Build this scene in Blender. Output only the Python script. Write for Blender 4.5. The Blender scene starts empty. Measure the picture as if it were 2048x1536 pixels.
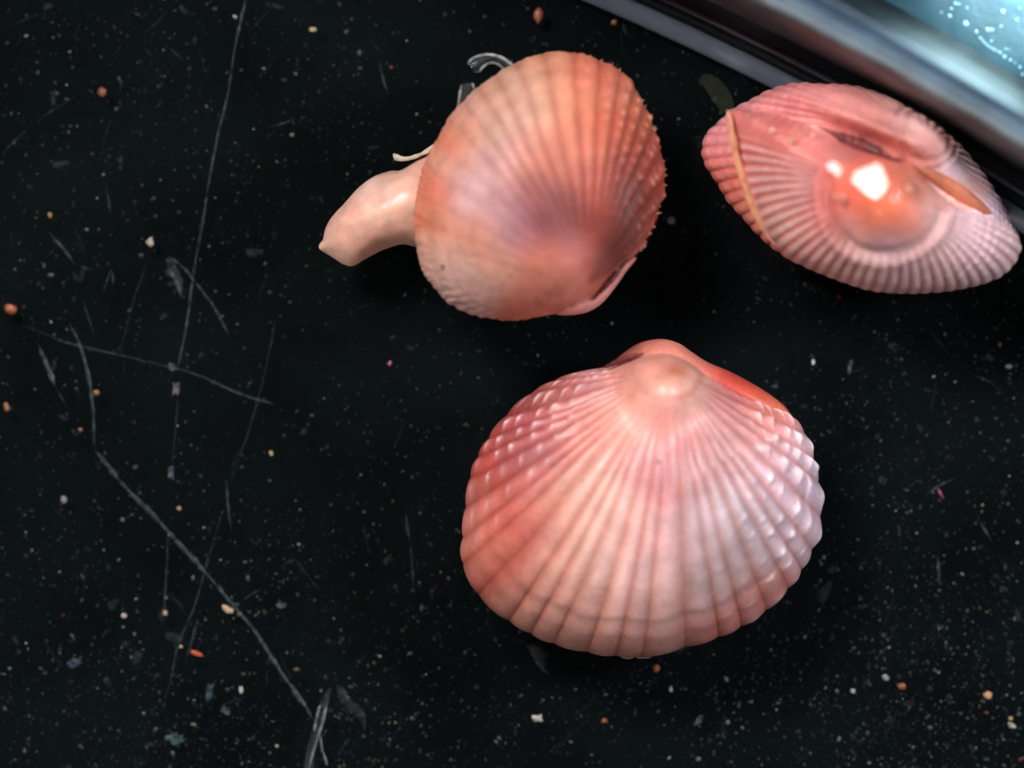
import bpy, math, random
import numpy as np
from mathutils import Vector
random.seed(7); rng = np.random.default_rng(7)
S = bpy.context.scene
COL = S.collection
CAMH = 80.0
# ------------------------------------------------------------------ camera
cd = bpy.data.cameras.new('camera'); cam = bpy.data.objects.new('camera', cd); COL.objects.link(cam)
cam.location = (0, 0, CAMH)
cd.sensor_width = 36.0; cd.lens = 36.0 * CAMH / 20.48
cd.clip_start = 1; cd.clip_end = 500
cd.dof.use_dof = True; cd.dof.focus_distance = CAMH - 1.3; cd.dof.aperture_fstop = 0.036
cd.dof.aperture_blades = 0
S.camera = cam
# ------------------------------------------------------------------ world, lamps, exposure
w = bpy.data.worlds.new('World'); S.world = w; w.use_nodes = True
w.node_tree.nodes['Background'].inputs[0].default_value = (0.55, 0.62, 0.7, 1)
w.node_tree.nodes['Background'].inputs[1].default_value = 0.10
def area(name, loc, target, size, power, col, sy=None):
    l = bpy.data.lights.new(name, 'AREA'); l.energy = power; l.color = col
    l.shape = 'DISK'; l.size = size
    if sy: l.shape = 'RECTANGLE'; l.size_y = sy
    o = bpy.data.objects.new(name, l); COL.objects.link(o); o.location = loc
    o.rotation_euler = (Vector(target) - Vector(loc)).to_track_quat('-Z', 'Y').to_euler()
    return o
area('key_lamp', (-27, 34, 62), (0, 0, 1), 24, 57000, (1.0, 0.97, 0.95), 20)
area('cool_lamp', (50, 14, 45), (2, 1, 1), 14, 31000, (0.80, 0.9, 1.0))
area('fill_lamp', (-25, -48, 55), (0, 0, 1), 14, 8000, (1.0, 0.93, 0.88))
sl = bpy.data.lights.new('added_corner_spot', 'SPOT'); sl.energy = 3000000; sl.color = (0.62, 0.93, 1.0); sl.spot_size = math.radians(3.6); sl.spot_blend = 1.0; sl.shadow_soft_size = 1.0  # added spot that brightens the teal corner; no such lamp is known
so = bpy.data.objects.new('added_corner_spot', sl); COL.objects.link(so); so.location = (34, 32, 60)
so.rotation_euler = (Vector((10.9, 8.9, 0)) - so.location).to_track_quat('-Z', 'Y').to_euler()
S.view_settings.view_transform = 'Standard'; S.view_settings.look = 'None'
S.view_settings.exposure = 0.0; S.view_settings.gamma = 1.0
S.render.engine = 'CYCLES'

# ------------------------------------------------------------------ helpers
def W(px, py, z=0.0):
    k = (CAMH - z) / CAMH
    return ((px - 1024) / 100.0 * k, (768 - py) / 100.0 * k)
def lin(c):
    c = np.asarray(c, float) / 255.0
    return np.where(c <= 0.04045, c / 12.92, ((c + 0.055) / 1.055) ** 2.4)
def tag(o, label=None, cat=None, group=None, kind=None):
    if label: o['label'] = label
    if cat: o['category'] = cat
    if group: o['group'] = group
    if kind: o['kind'] = kind
    return o
def empty(name, loc):
    o = bpy.data.objects.new(name, None); COL.objects.link(o); o.location = loc
    return o
def link(name, me, mat, parent=None):
    o = bpy.data.objects.new(name, me); COL.objects.link(o)
    if mat: me.materials.append(mat)
    if parent:
        o.parent = parent
        o.location = -Vector(parent.location)
    return o
def mesh(name, verts, faces, smooth=True):
    me = bpy.data.meshes.new(name)
    me.from_pydata([tuple(map(float, v)) for v in verts], [], [tuple(map(int, f)) for f in faces])
    if smooth: me.polygons.foreach_set('use_smooth', [True] * len(me.polygons))
    me.update(); return me
def upgrid(name, P):
    a = P[1:-1, 2:] - P[1:-1, :-2]; b = P[2:, 1:-1] - P[:-2, 1:-1]
    return gridmesh(name, P if np.cross(b, a)[..., 2].mean() > 0 else P[::-1])
def gridmesh(name, P, wrap=False):
    """P: (n, m, 3) array -> quad mesh; wrap joins the last row to the first"""
    n, m = P.shape[:2]
    me = bpy.data.meshes.new(name)
    idx = np.arange(n * m).reshape(n, m)
    a = idx if wrap else idx[:-1]
    b = np.roll(idx, -1, 0) if wrap else idx[1:]
    q = np.stack([a[:, :-1], b[:, :-1], b[:, 1:], a[:, 1:]], -1).reshape(-1, 4)
    me.vertices.add(n * m); me.vertices.foreach_set('co', P.reshape(-1).astype(np.float32))
    me.loops.add(q.size); me.loops.foreach_set('vertex_index', q.reshape(-1).astype(np.int32))
    me.polygons.add(len(q)); me.polygons.foreach_set('loop_start', np.arange(0, q.size, 4, dtype=np.int32))
    me.polygons.foreach_set('use_smooth', np.ones(len(q), bool))
    me.update(calc_edges=True); me.validate()
    return me
def setcol(me, C, name='pigment'):
    at = me.color_attributes.new(name, 'FLOAT_COLOR', 'POINT')
    C4 = np.ones((C.shape[0], 4), np.float32); C4[:, :3] = C
    at.data.foreach_set('color', C4.reshape(-1))
def spline(pts, n, closed=True):
    p = np.asarray(pts, float); N = len(p)
    out = []
    segs = N if closed else N - 1
    for i in range(segs):
        if closed: p0, p1, p2, p3 = p[(i-1) % N], p[i], p[(i+1) % N], p[(i+2) % N]
        else: p0, p1, p2, p3 = p[max(i-1, 0)], p[i], p[i+1], p[min(i+2, N-1)]
        for t in np.linspace(0, 1, 24, endpoint=False):
            out.append(0.5 * ((2*p1) + (-p0+p2)*t + (2*p0-5*p1+4*p2-p3)*t*t + (-p0+3*p1-3*p2+p3)*t**3))
    out.append(p[0] if closed else p[-1])
    out = np.array(out)
    L = np.r_[0, np.cumsum(np.linalg.norm(np.diff(out, axis=0), axis=1))]
    t = np.linspace(0, L[-1], n, endpoint=not closed)
    return np.stack([np.interp(t, L, out[:, k]) for k in range(out.shape[1])], -1)
def sstep(a, b, x):
    t = np.clip((x - a) / (b - a), 0, 1); return t * t * (3 - 2 * t)
def vnoise(x, y, seed=0):
    """cheap smooth value noise"""
    r = np.random.default_rng(seed).random((64, 64))
    xi = np.floor(x).astype(int); yi = np.floor(y).astype(int)
    fx = x - xi; fy = y - yi; fx = fx*fx*(3-2*fx); fy = fy*fy*(3-2*fy)
    g = lambda a, b: r[a % 64, b % 64]
    return (g(xi, yi)*(1-fx)+g(xi+1, yi)*fx)*(1-fy) + (g(xi, yi+1)*(1-fx)+g(xi+1, yi+1)*fx)*fy - 0.5
def blend_colour(XY, ctrl, sig):
    """soft interpolation of pigment samples over the shell"""
    cp = np.array([[c[0], c[1]] for c in ctrl]); cc = np.array([lin(c[2]) for c in ctrl])
    out = np.zeros((len(XY), 3))
    for k in range(0, len(XY), 20000):
        x = XY[k:k+20000]
        d2 = ((x[:, None, :] - cp[None]) ** 2).sum(-1)
        wt = np.exp(-d2 / (2 * sig * sig)) + 1e-4 / (d2 + 0.3) ** 2
        out[k:k+20000] = (wt @ cc) / wt.sum(1, keepdims=True)
    out = out * np.array([1.00, 1.10, 1.10]); g_ = out.mean(1, keepdims=True)
    return out * .92 + g_ * .08

# ------------------------------------------------------------------ materials
def newmat(name):
    m = bpy.data.materials.new(name); m.use_nodes = True
    nt = m.node_tree; b = nt.nodes['Principled BSDF']; return m, nt, b
def shell_material(name, rough=0.42, coat=0.25, sss=0.12, bump=0.13, scale=15.0):
    m, nt, b = newmat(name)
    at = nt.nodes.new('ShaderNodeAttribute'); at.attribute_name = 'pigment'
    tc = nt.nodes.new('ShaderNodeTexCoord')
    n1 = nt.nodes.new('ShaderNodeTexNoise'); n1.inputs['Scale'].default_value = 2.2; n1.inputs['Detail'].default_value = 5
    n2 = nt.nodes.new('ShaderNodeTexNoise'); n2.inputs['Scale'].default_value = scale; n2.inputs['Detail'].default_value = 4
    for n in (n1, n2): nt.links.new(tc.outputs['Object'], n.inputs['Vector'])
    r1 = nt.nodes.new('ShaderNodeMapRange'); r1.inputs[1].default_value = .3; r1.inputs[2].default_value = .7
    r1.inputs[3].default_value = .86; r1.inputs[4].default_value = 1.14
    nt.links.new(n1.outputs[0], r1.inputs[0])
    r2 = nt.nodes.new('ShaderNodeMapRange'); r2.inputs[1].default_value = .3; r2.inputs[2].default_value = .7
    r2.inputs[3].default_value = .87; r2.inputs[4].default_value = 1.13
    nt.links.new(n2.outputs[0], r2.inputs[0])
    mu = nt.nodes.new('ShaderNodeMath'); mu.operation = 'MULTIPLY'
    nt.links.new(r1.outputs[0], mu.inputs[0]); nt.links.new(r2.outputs[0], mu.inputs[1])
    vm = nt.nodes.new('ShaderNodeVectorMath'); vm.operation = 'SCALE'
    nt.links.new(at.outputs['Color'], vm.inputs[0]); nt.links.new(mu.outputs[0], vm.inputs['Scale'])
    nt.links.new(vm.outputs[0], b.inputs['Base Color'])
    b.inputs['Roughness'].default_value = rough
    b.inputs['Coat Weight'].default_value = coat; b.inputs['Coat Roughness'].default_value = 0.22
    b.inputs['Subsurface Weight'].default_value = sss
    b.inputs['Subsurface Radius'].default_value = (0.30, 0.17, 0.12); b.inputs['Subsurface Scale'].default_value = 0.45
    bp = nt.nodes.new('ShaderNodeBump'); bp.inputs['Strength'].default_value = bump; bp.inputs['Distance'].default_value = 0.1
    nt.links.new(n2.outputs[0], bp.inputs['Height']); nt.links.new(bp.outputs[0], b.inputs['Normal'])
    return m
def plain(name, rgb, rough=0.5, noise=0.15, scale=4.0, coat=0.0, sss=0.0, srgb=True, bump=0.0):
    m, nt, b = newmat(name)
    c = lin(rgb) if srgb else np.array(rgb)
    tc = nt.nodes.new('ShaderNodeTexCoord')
    n = nt.nodes.new('ShaderNodeTexNoise'); n.inputs['Scale'].default_value = scale; n.inputs['Detail'].default_value = 5
    nt.links.new(tc.outputs['Object'], n.inputs['Vector'])
    cr = nt.nodes.new('ShaderNodeValToRGB'); e = cr.color_ramp.elements
    e[0].position = .3; e[1].position = .7
    e[0].color = (*(c * (1 - noise)), 1); e[1].color = (*np.clip(c * (1 + noise), 0, 1), 1)
    nt.links.new(n.outputs[0], cr.inputs[0]); nt.links.new(cr.outputs[0], b.inputs['Base Color'])
    b.inputs['Roughness'].default_value = rough; b.inputs['Coat Weight'].default_value = coat
    b.inputs['Subsurface Weight'].default_value = sss
    b.inputs['Subsurface Radius'].default_value = (0.4, 0.2, 0.12); b.inputs['Subsurface Scale'].default_value = 0.8
    if bump:
        bp = nt.nodes.new('ShaderNodeBump'); bp.inputs['Strength'].default_value = bump; bp.inputs['Distance'].default_value = 0.1
        nt.links.new(n.outputs[0], bp.inputs['Height']); nt.links.new(bp.outputs[0], b.inputs['Normal'])
    return m
def clear_film(name, rough=0.03, ior=1.33, tint=(1, 1, 1), haze=0.0, hazecol=(1, 1, 1), patch=False):
    """thin clear layer: mirror reflection by Fresnel over straight transmission (+ a little scatter)"""
    m = bpy.data.materials.new(name); m.use_nodes = True; nt = m.node_tree; nt.nodes.clear()
    out = nt.nodes.new('ShaderNodeOutputMaterial'); mx = nt.nodes.new('ShaderNodeMixShader')
    fr = nt.nodes.new('ShaderNodeFresnel'); fr.inputs[0].default_value = ior
    tr = nt.nodes.new('ShaderNodeBsdfTransparent'); tr.inputs[0].default_value = (*tint, 1)
    gl = nt.nodes.new('ShaderNodeBsdfGlossy'); gl.inputs['Roughness'].default_value = rough
    # one thin sheet: it only mirrors on its outer side, so light passes back out of it unhindered
    ge = nt.nodes.new('ShaderNodeNewGeometry'); iv = nt.nodes.new('ShaderNodeMath'); iv.operation = 'SUBTRACT'; iv.inputs[0].default_value = 1.0
    mf = nt.nodes.new('ShaderNodeMath'); mf.operation = 'MULTIPLY'
    nt.links.new(ge.outputs['Backfacing'], iv.inputs[1]); nt.links.new(iv.outputs[0], mf.inputs[0]); nt.links.new(fr.outputs[0], mf.inputs[1])
    nt.links.new(mf.outputs[0], mx.inputs[0])
    if haze > 0:
        df = nt.nodes.new('ShaderNodeBsdfDiffuse'); df.inputs[0].default_value = (*hazecol, 1)
        m2 = nt.nodes.new('ShaderNodeMixShader'); m2.inputs[0].default_value = haze
        if patch:
            tc = nt.nodes.new('ShaderNodeTexCoord'); no = nt.nodes.new('ShaderNodeTexNoise'); no.inputs['Scale'].default_value = 7; no.inputs['Detail'].default_value = 6
            no.inputs['Roughness'].default_value = .75
            mr = nt.nodes.new('ShaderNodeMapRange'); mr.inputs[1].default_value = .40; mr.inputs[2].default_value = .68; mr.inputs[3].default_value = haze*.12; mr.inputs[4].default_value = min(1, haze*1.7)
            nt.links.new(tc.outputs['Object'], no.inputs['Vector']); nt.links.new(no.outputs[0], mr.inputs[0]); nt.links.new(mr.outputs[0], m2.inputs[0])
        nt.links.new(tr.outputs[0], m2.inputs[1]); nt.links.new(df.outputs[0], m2.inputs[2])
        nt.links.new(m2.outputs[0], mx.inputs[1])
    else: nt.links.new(tr.outputs[0], mx.inputs[1])
    nt.links.new(gl.outputs[0], mx.inputs[2]); nt.links.new(mx.outputs[0], out.inputs[0])
    return m

# ================================================================== SETTING
CX, CY = (-958 - 1024) / 100.0, (768 - 5074) / 100.0          # centre of the round dish
def ring(name, prof, mat, parent=None, nseg=1440, kind=None, wob=0.0):
    """lathe a profile [(radius, z)...] about the dish centre"""
    prof = np.array(prof, float); a = np.linspace(0, 2*np.pi, nseg, endpoint=False)
    P = np.zeros((nseg, len(prof), 3))
    r = prof[None, :, 0] + (wob * np.interp(a, a, rng.normal(0, 1, nseg))[:, None] if wob else 0)
    P[..., 0] = CX + np.cos(a)[:, None] * r
    P[..., 1] = CY + np.sin(a)[:, None] * r
    P[..., 2] = prof[None, :, 1]
    o = link(name, gridmesh(name, P[::-1], True), mat, parent)
    if kind: o['kind'] = kind
    return o
# teal tray surface beyond the dish
v = 300
tray = link('tray_surface', mesh('tray_surface', [(-v, -v, -.42), (v, -v, -.42), (v, v, -.42), (-v, v, -.42)], [(0, 1, 2, 3)]),
            plain('teal_tray_plastic', (34, 64, 76), rough=0.3, noise=0.4, scale=0.9, bump=0.25))
tag(tray, kind='structure')
# black backdrop disc under the dish
bd = ring('black_backdrop', [(0.01, -.40), (57.45, -.40), (57.5, -.42)], plain('black_backdrop_card', (0.0030, 0.0044, 0.0047), rough=0.6, noise=0.35, scale=0.35, srgb=False), kind='structure')
bd.data.materials[0].node_tree.nodes['Principled BSDF'].inputs['Specular IOR Level'].default_value = 0.0

dish = empty('petri_dish', (CX, CY, 0))
tag(dish, 'clear scratched round dish with thick banded wall across the top right corner', 'dish')
def rho(app, z): return (app - 8.82 * z) / 100.0  # ring colours below paint the bright and dark refraction of the clear wall
clear = clear_film('clear_dish_plastic', rough=0.04, ior=1.25, tint=(0.97, 0.99, 0.99))
ring('floor', [(0.01, -0.02), (rho(5503, 0), -0.02)], clear, dish, nseg=720)
ledge = plain('ledge_refraction_paint', (104, 113, 128), rough=0.35, noise=0.10, scale=1.4)
ring('inner_ledge', [(rho(5500, -.02), -.02), (rho(5505, .05), .05), (rho(5520, .12), .12), (rho(5536, .16), .16), (rho(5539, .1), .10)], ledge, dish)
ring('groove', [(rho(5539, .1), .10), (rho(5543, -.1), -.1), (rho(5556, -.1), -.1), (rho(5561, .1), .12)],
     plain('groove_ribbed_refraction_paint', (26, 32, 40), rough=0.4, noise=0.85, scale=12), dish)
ring('groove_lip', [(rho(5561, .12), .12), (rho(5563, .2), .2), (rho(5567, .2), .2), (rho(5571, .1), .1)],
     plain('lip_refraction_paint', (86, 84, 88), rough=0.35, noise=0.2), dish)
ring('wall_foot', [(rho(5571, .1), .1), (rho(5584, .3), .3), (rho(5598, .8), .8)],
     plain('wall_foot_refraction_paint', (38, 38, 44), rough=0.35, noise=0.25), dish)
def wall_material():
    m, nt, b = newmat('wall_refraction_paint')
    tc = nt.nodes.new('ShaderNodeTexCoord')
    sep = nt.nodes.new('ShaderNodeSeparateXYZ'); nt.links.new(tc.outputs['Object'], sep.inputs[0])
    cb = nt.nodes.new('ShaderNodeVectorMath'); cb.operation = 'LENGTH'
    c2 = nt.nodes.new('ShaderNodeCombineXYZ')
    nt.links.new(sep.outputs[0], c2.inputs[0]); nt.links.new(sep.outputs[1], c2.inputs[1])
    off = nt.nodes.new('ShaderNodeVectorMath'); off.operation = 'SUBTRACT'; off.inputs[1].default_value = (CX, CY, 0)
    nt.links.new(c2.outputs[0], off.inputs[0]); nt.links.new(off.outputs[0], cb.inputs[0])
    mr = nt.nodes.new('ShaderNodeMapRange'); mr.inputs[1].default_value = WR0; mr.inputs[2].default_value = WR1
    n = nt.nodes.new('ShaderNodeTexNoise'); n.inputs['Scale'].default_value = 1.3; n.inputs['Detail'].default_value = 3
    nt.links.new(tc.outputs['Object'], n.inputs['Vector'])
    ad = nt.nodes.new('ShaderNodeMath'); ad.operation = 'MULTIPLY_ADD'; ad.inputs[1].default_value = 0.16
    su = nt.nodes.new('ShaderNodeMath'); su.operation = 'SUBTRACT'; su.inputs[1].default_value = 0.08
    nt.links.new(cb.outputs['Value'], mr.inputs[0])
    nt.links.new(n.outputs[0], ad.inputs[0]); nt.links.new(mr.outputs[0], ad.inputs[2]); nt.links.new(ad.outputs[0], su.inputs[0])
    cr = nt.nodes.new('ShaderNodeValToRGB'); el = cr.color_ramp  # ramp paints reflected and refracted light bands into the wall colour
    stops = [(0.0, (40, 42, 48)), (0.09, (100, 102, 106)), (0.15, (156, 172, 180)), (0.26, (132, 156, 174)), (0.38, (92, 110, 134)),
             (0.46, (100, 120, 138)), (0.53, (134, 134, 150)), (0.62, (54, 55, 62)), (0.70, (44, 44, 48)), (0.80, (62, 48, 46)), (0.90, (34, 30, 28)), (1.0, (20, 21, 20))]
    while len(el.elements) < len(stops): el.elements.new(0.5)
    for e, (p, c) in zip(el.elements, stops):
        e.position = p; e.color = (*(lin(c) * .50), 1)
    # fine painted streaks that follow the rim, broken up along it
    fl_ = nt.nodes.new('ShaderNodeTexNoise'); fl_.noise_dimensions = '1D'; fl_.inputs['Scale'].default_value = 9; fl_.inputs['Detail'].default_value = 4
    nt.links.new(cb.outputs['Value'], fl_.inputs['W'])
    pa_ = nt.nodes.new('ShaderNodeTexNoise'); pa_.inputs['Scale'].default_value = 0.8; pa_.inputs['Detail'].default_value = 4
    nt.links.new(tc.outputs['Object'], pa_.inputs['Vector'])
    f1 = nt.nodes.new('ShaderNodeMapRange'); f1.inputs[1].default_value = .35; f1.inputs[2].default_value = .65; f1.inputs[3].default_value = .72; f1.inputs[4].default_value = 1.28
    f2 = nt.nodes.new('ShaderNodeMapRange'); f2.inputs[1].default_value = .3; f2.inputs[2].default_value = .7; f2.inputs[3].default_value = .75; f2.inputs[4].default_value = 1.25
    nt.links.new(fl_.outputs[0], f1.inputs[0]); nt.links.new(pa_.outputs[0], f2.inputs[0])
    m_ = nt.nodes.new('ShaderNodeMath'); m_.operation = 'MULTIPLY'; nt.links.new(f1.outputs[0], m_.inputs[0]); nt.links.new(f2.outputs[0], m_.inputs[1])
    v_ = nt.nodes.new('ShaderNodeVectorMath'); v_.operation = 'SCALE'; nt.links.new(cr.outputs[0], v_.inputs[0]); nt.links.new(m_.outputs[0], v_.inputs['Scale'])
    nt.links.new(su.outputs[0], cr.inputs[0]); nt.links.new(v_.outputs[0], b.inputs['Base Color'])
    b.inputs['Roughness'].default_value = 0.45; b.inputs['Coat Weight'].default_value = 0.15; b.inputs['Coat Roughness'].default_value = .3
    return m
WR0, WR1 = rho(5598, 2.6), rho(5758, 0)
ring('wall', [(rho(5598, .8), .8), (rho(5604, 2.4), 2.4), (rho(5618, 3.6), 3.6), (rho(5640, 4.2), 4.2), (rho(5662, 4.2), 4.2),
              (rho(5684, 3.8), 3.8), (rho(5704, 2.8), 2.8), (rho(5726, 1.5), 1.5), (rho(5745, .3), .3), (rho(5759, -.25), -.25), (rho(5762, -.4), -.40)], wall_material(), dish)

# ------------------------------------------------------------------ scratches in the dish floor
scr_mat = clear_film('scratch_scatter', rough=0.3, ior=1.3, haze=0.33, hazecol=tuple(lin((94, 104, 110))), patch=True)
scr_mat2 = clear_film('scratch_scatter_bright', rough=0.25, ior=1.35, haze=0.38, hazecol=tuple(lin((98, 108, 114))), patch=True)
def ribbon(pts, wpx, seed, z=0.0):
    p = np.array([W(x, y, 0) for x, y in pts]); L = np.linalg.norm(np.diff(p, axis=0), axis=1).sum()
    n = max(8, int(L / 0.05)); q = spline(p, n, False)
    r = np.random.default_rng(seed)
    q = q + np.cumsum(r.normal(0, 0.0035, q.shape), 0) * 0.6
    d = np.gradient(q, axis=0); d /= np.linalg.norm(d, axis=1, keepdims=True) + 1e-9
    nn = np.stack([-d[:, 1], d[:, 0]], -1)
    slow = np.interp(np.arange(n), np.linspace(0, n-1, max(3, n//9)), r.uniform(.45, 1.4, max(3, n//9)))
    wd = wpx / 245.0 * slow * r.uniform(.6, 1.35, n)
    wd *= np.clip(np.minimum(np.arange(n), np.arange(n)[::-1]) / 4.0, 0.12, 1)
    P = np.zeros((n, 5, 3))
    for k, (o_, h) in enumerate([(-1, -.018), (-.55, .006), (0, .014), (.55, .006), (1, -.018)]):
        P[:, k, :2] = q + nn * (wd * o_)[:, None] * r.uniform(.8, 1.2, n)[:, None]
        P[:, k, 2] = h + z
    return P[:, ::-1]
SCR = [([(492,-5),(470,100),(455,190),(430,300),(410,420),(397,500),(388,560),(378,640),(368,700),(360,740)],5.0,1),
 ([(355,800),(350,870),(344,930)],3,0), ([(45,650),(85,665),(125,682),(180,697),(250,712),(340,733),(370,740),(420,760),(480,787),(545,806)],4.0,0),
 ([(165,600),(177,635),(187,665)],4,0), ([(140,650),(160,690),(175,740),(185,800),(190,860),(190,895)],8,0),
 ([(190,900),(240,960),(310,1032),(360,1085),(410,1140),(460,1200),(510,1260),(560,1340),(600,1395),(628,1440)],10,0),
 ([(335,512),(365,535),(390,565),(430,620),(460,675)],5,0), ([(335,530),(355,570),(365,595)],12,0),
 ([(78,690),(90,720),(102,748),(112,775)],11,0), ([(112,775),(135,815)],3,0), ([(295,525),(265,610),(240,710)],2.5,0),
 ([(550,640),(530,740),(500,850),(480,905),(460,965)],2.5,0), ([(452,960),(456,1010),(462,1060)],6,0),
 ([(335,1060),(330,1160),(325,1240)],3,0), ([(445,1020),(415,1120),(390,1210),(355,1290),(340,1360),(325,1420)],3,0),
 ([(98,465),(120,490),(150,530)],11,0), ([(150,530),(185,540)],3,0), ([(812,1030),(820,1080)],10,0), ([(820,1080),(828,1190)],4,0),
 ([(725,1050),(740,1110)],3,0), ([(0,310),(45,268)],3,0), ([(75,240),(150,195)],2,0), ([(540,255),(590,238)],6,0),
 ([(340,95),(362,118)],4,0), ([(210,365),(222,430)],4,0), ([(480,1205),(500,1190),(522,1178)],6,0), ([(560,1135),(590,1120),(625,1165)],2,0),
 ([(1850,990),(1880,970),(1910,955)],6,0), ([(1955,1035),(1985,1085)],4,0), ([(1875,1110),(1880,1170)],7,0), ([(1940,750),(1970,760),(2010,790)],3,0),
 ([(1700,745),(1730,735)],3,0), ([(740,80),(765,108)],2.5,0), ([(758,120),(768,165),(778,190)],4,0), ([(205,585),(222,540),(225,575)],5,0),
 ([(380,1290),(395,1240),(370,1330)],3,0), ([(1480,148),(1492,165),(1500,170)],2.5,0)]
for i, (pts, wp, br) in enumerate(SCR):
    o = link('scratch', upgrid('scratch', ribbon(pts, wp, i)), scr_mat2 if br or wp > 9 else scr_mat, dish)
# short hairline scratches nobody could count
allP = []; faces = []; base = 0; vs = []
for i in range(260):
    x, y = random.uniform(0, 2048), random.uniform(0, 1536)
    L = random.choice([10, 14, 20, 30, 60]); a = math.radians(random.gauss(95, 35))
    pts = [(x, y), (x + math.cos(a)*L*.5 + random.gauss(0, 2), y + math.sin(a)*L*.5), (x + math.cos(a)*L + random.gauss(0, 3), y + math.sin(a)*L)]
    P = ribbon(pts, random.uniform(1.0, 2.6), 900 + i); n, m = P.shape[:2]
    vs.append(P.reshape(-1, 3))
    for r_ in range(n-1):
        for c_ in range(m-1):
            k = base + r_*m + c_; faces.append((k, k+m, k+m+1, k+1))
    base += n*m
tag(link('fine_scratches', mesh('fine_scratches', np.concatenate(vs), faces), clear_film('hairline_scatter', rough=0.4, ior=1.2, haze=0.16, hazecol=tuple(lin((100, 112, 118)))), dish), kind='stuff')

# ------------------------------------------------------------------ dust: countless specks on the dish floor
def dust_material():
    m, nt, b = newmat('dust_specks'); at = nt.nodes.new('ShaderNodeAttribute'); at.attribute_name = 'pigment'
    nt.links.new(at.outputs['Color'], b.inputs['Base Color']); b.inputs['Roughness'].default_value = 0.5
    return m
def density(x, y):
    d = 0.22 + 0.55 * sstep(800, 1500, y) + 0.5 * sstep(1300, 2000, x) * sstep(450, 800, y) + .15 * sstep(1100, 600, x) * sstep(900, 200, y)
    d = d * (0.30 + 0.9 * (vnoise(x / 120, y / 120, 3) + .5)**1.5 + .7 * (vnoise(x / 34, y / 34, 4) + .5)**3)
    return d
N = 11500; xs = rng.uniform(-20, 2068, N * 3); ys = rng.uniform(-20, 1556, N * 3)
keep = rng.random(N * 3) < density(xs, ys); xs, ys = xs[keep][:N], ys[keep][:N]
rr = np.hypot(xs + 958, ys - 5074); k2 = rr < 5498; xs, ys = xs[k2], ys[k2]
vs, fs, cs = [], [], []; b0 = 0
for x, y in zip(xs, ys):
    s = min(4.6, 0.92 * math.exp(random.gauss(0.15, 0.55))) / 100.0
    el = random.uniform(1, 1.8); a = random.uniform(0, 6.28); wx, wy = W(x, y)
    n = 5; t = np.arange(n) * 2*np.pi/n; r = s * rng.uniform(.6, 1.2, n)
    px = np.cos(t) * r * el; py = np.sin(t) * r
    X = wx + px*math.cos(a) - py*math.sin(a); Y = wy + px*math.sin(a) + py*math.cos(a)
    vs += [(X[k], Y[k], -0.019) for k in range(n)] + [(wx, wy, s * 0.9)]
    fs += [(b0+k, b0+(k+1) % n, b0+n) for k in range(n)]; b0 += n+1
    g = min(.6, 0.047 * math.exp(random.gauss(0, 0.85))); q = random.random()
    c = (g*.80, g*1.0, g*1.02) if q < .5 else ((g, g*.97, g*.85) if q < .85 else ((g*1.2, g*.95, g*.6) if q < .985 else (g*1.5, g*.5, g*.4)))
    cs += [c] * (n+1)
me = mesh('dust', vs, fs, False); setcol(me, np.array(cs)); 
tag(link('dust', me, dust_material()), 'fine grey and tan specks scattered over the dark dish floor', 'dust', kind='stuff')

# ------------------------------------------------------------------ single grains and flakes that can be told apart
matc = {}
fogm = clear_film('smudge_film', rough=.5, ior=1.12, haze=.09, hazecol=tuple(lin((96, 108, 118))), patch=True)
vs, fs = [], []; b0 = 0
for _ in range(420):
    x, y = rng.uniform(0, 2048), rng.uniform(0, 1536)
    if rng.random() > density(np.array([x]), np.array([y]))[0] * 1.1 or math.hypot(x+958, y-5074) > 5480: continue
    s_ = 2.2*math.exp(rng.normal(.5, .45)) / 100; el_, a_ = rng.uniform(1, 2.4), rng.uniform(0, 6.28); wx, wy = W(x, y); n = 15
    t = np.arange(n)*2*np.pi/n; r = s_*(1+.22*np.sin(t*2+a_)+.16*np.sin(t*3+2*a_)+rng.normal(0, .05, n)); X0 = np.cos(t)*r*el_; Y0 = np.sin(t)*r
    vs += [(wx + X0[k]*math.cos(a_) - Y0[k]*math.sin(a_), wy + X0[k]*math.sin(a_) + Y0[k]*math.cos(a_), -.015) for k in range(n)] + [(wx, wy, .012)]
    fs += [(b0+k, b0+(k+1) % n, b0+n) for k in range(n)]; b0 += n+1
tag(link('smudges', mesh('smudges', vs, fs), fogm), 'faint bluish smudges of residue on the dark dish floor', 'residue', kind='stuff')
def flakemat(rgb):
    k = ('f', rgb)
    if k not in matc: matc[k] = clear_film('flake_' + '_'.join(map(str, rgb)), rough=.35, ior=1.25, haze=.55, hazecol=tuple(lin(rgb)), patch=True)
    return matc[k]
def cmat(rgb, rough=.5):
    k = (rgb, rough)
    if k not in matc: matc[k] = plain('grain_' + '_'.join(map(str, rgb)), tuple(v_*.80 for v_ in rgb), rough=rough, noise=.4, scale=14, coat=.3)
    return matc[k]
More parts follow.
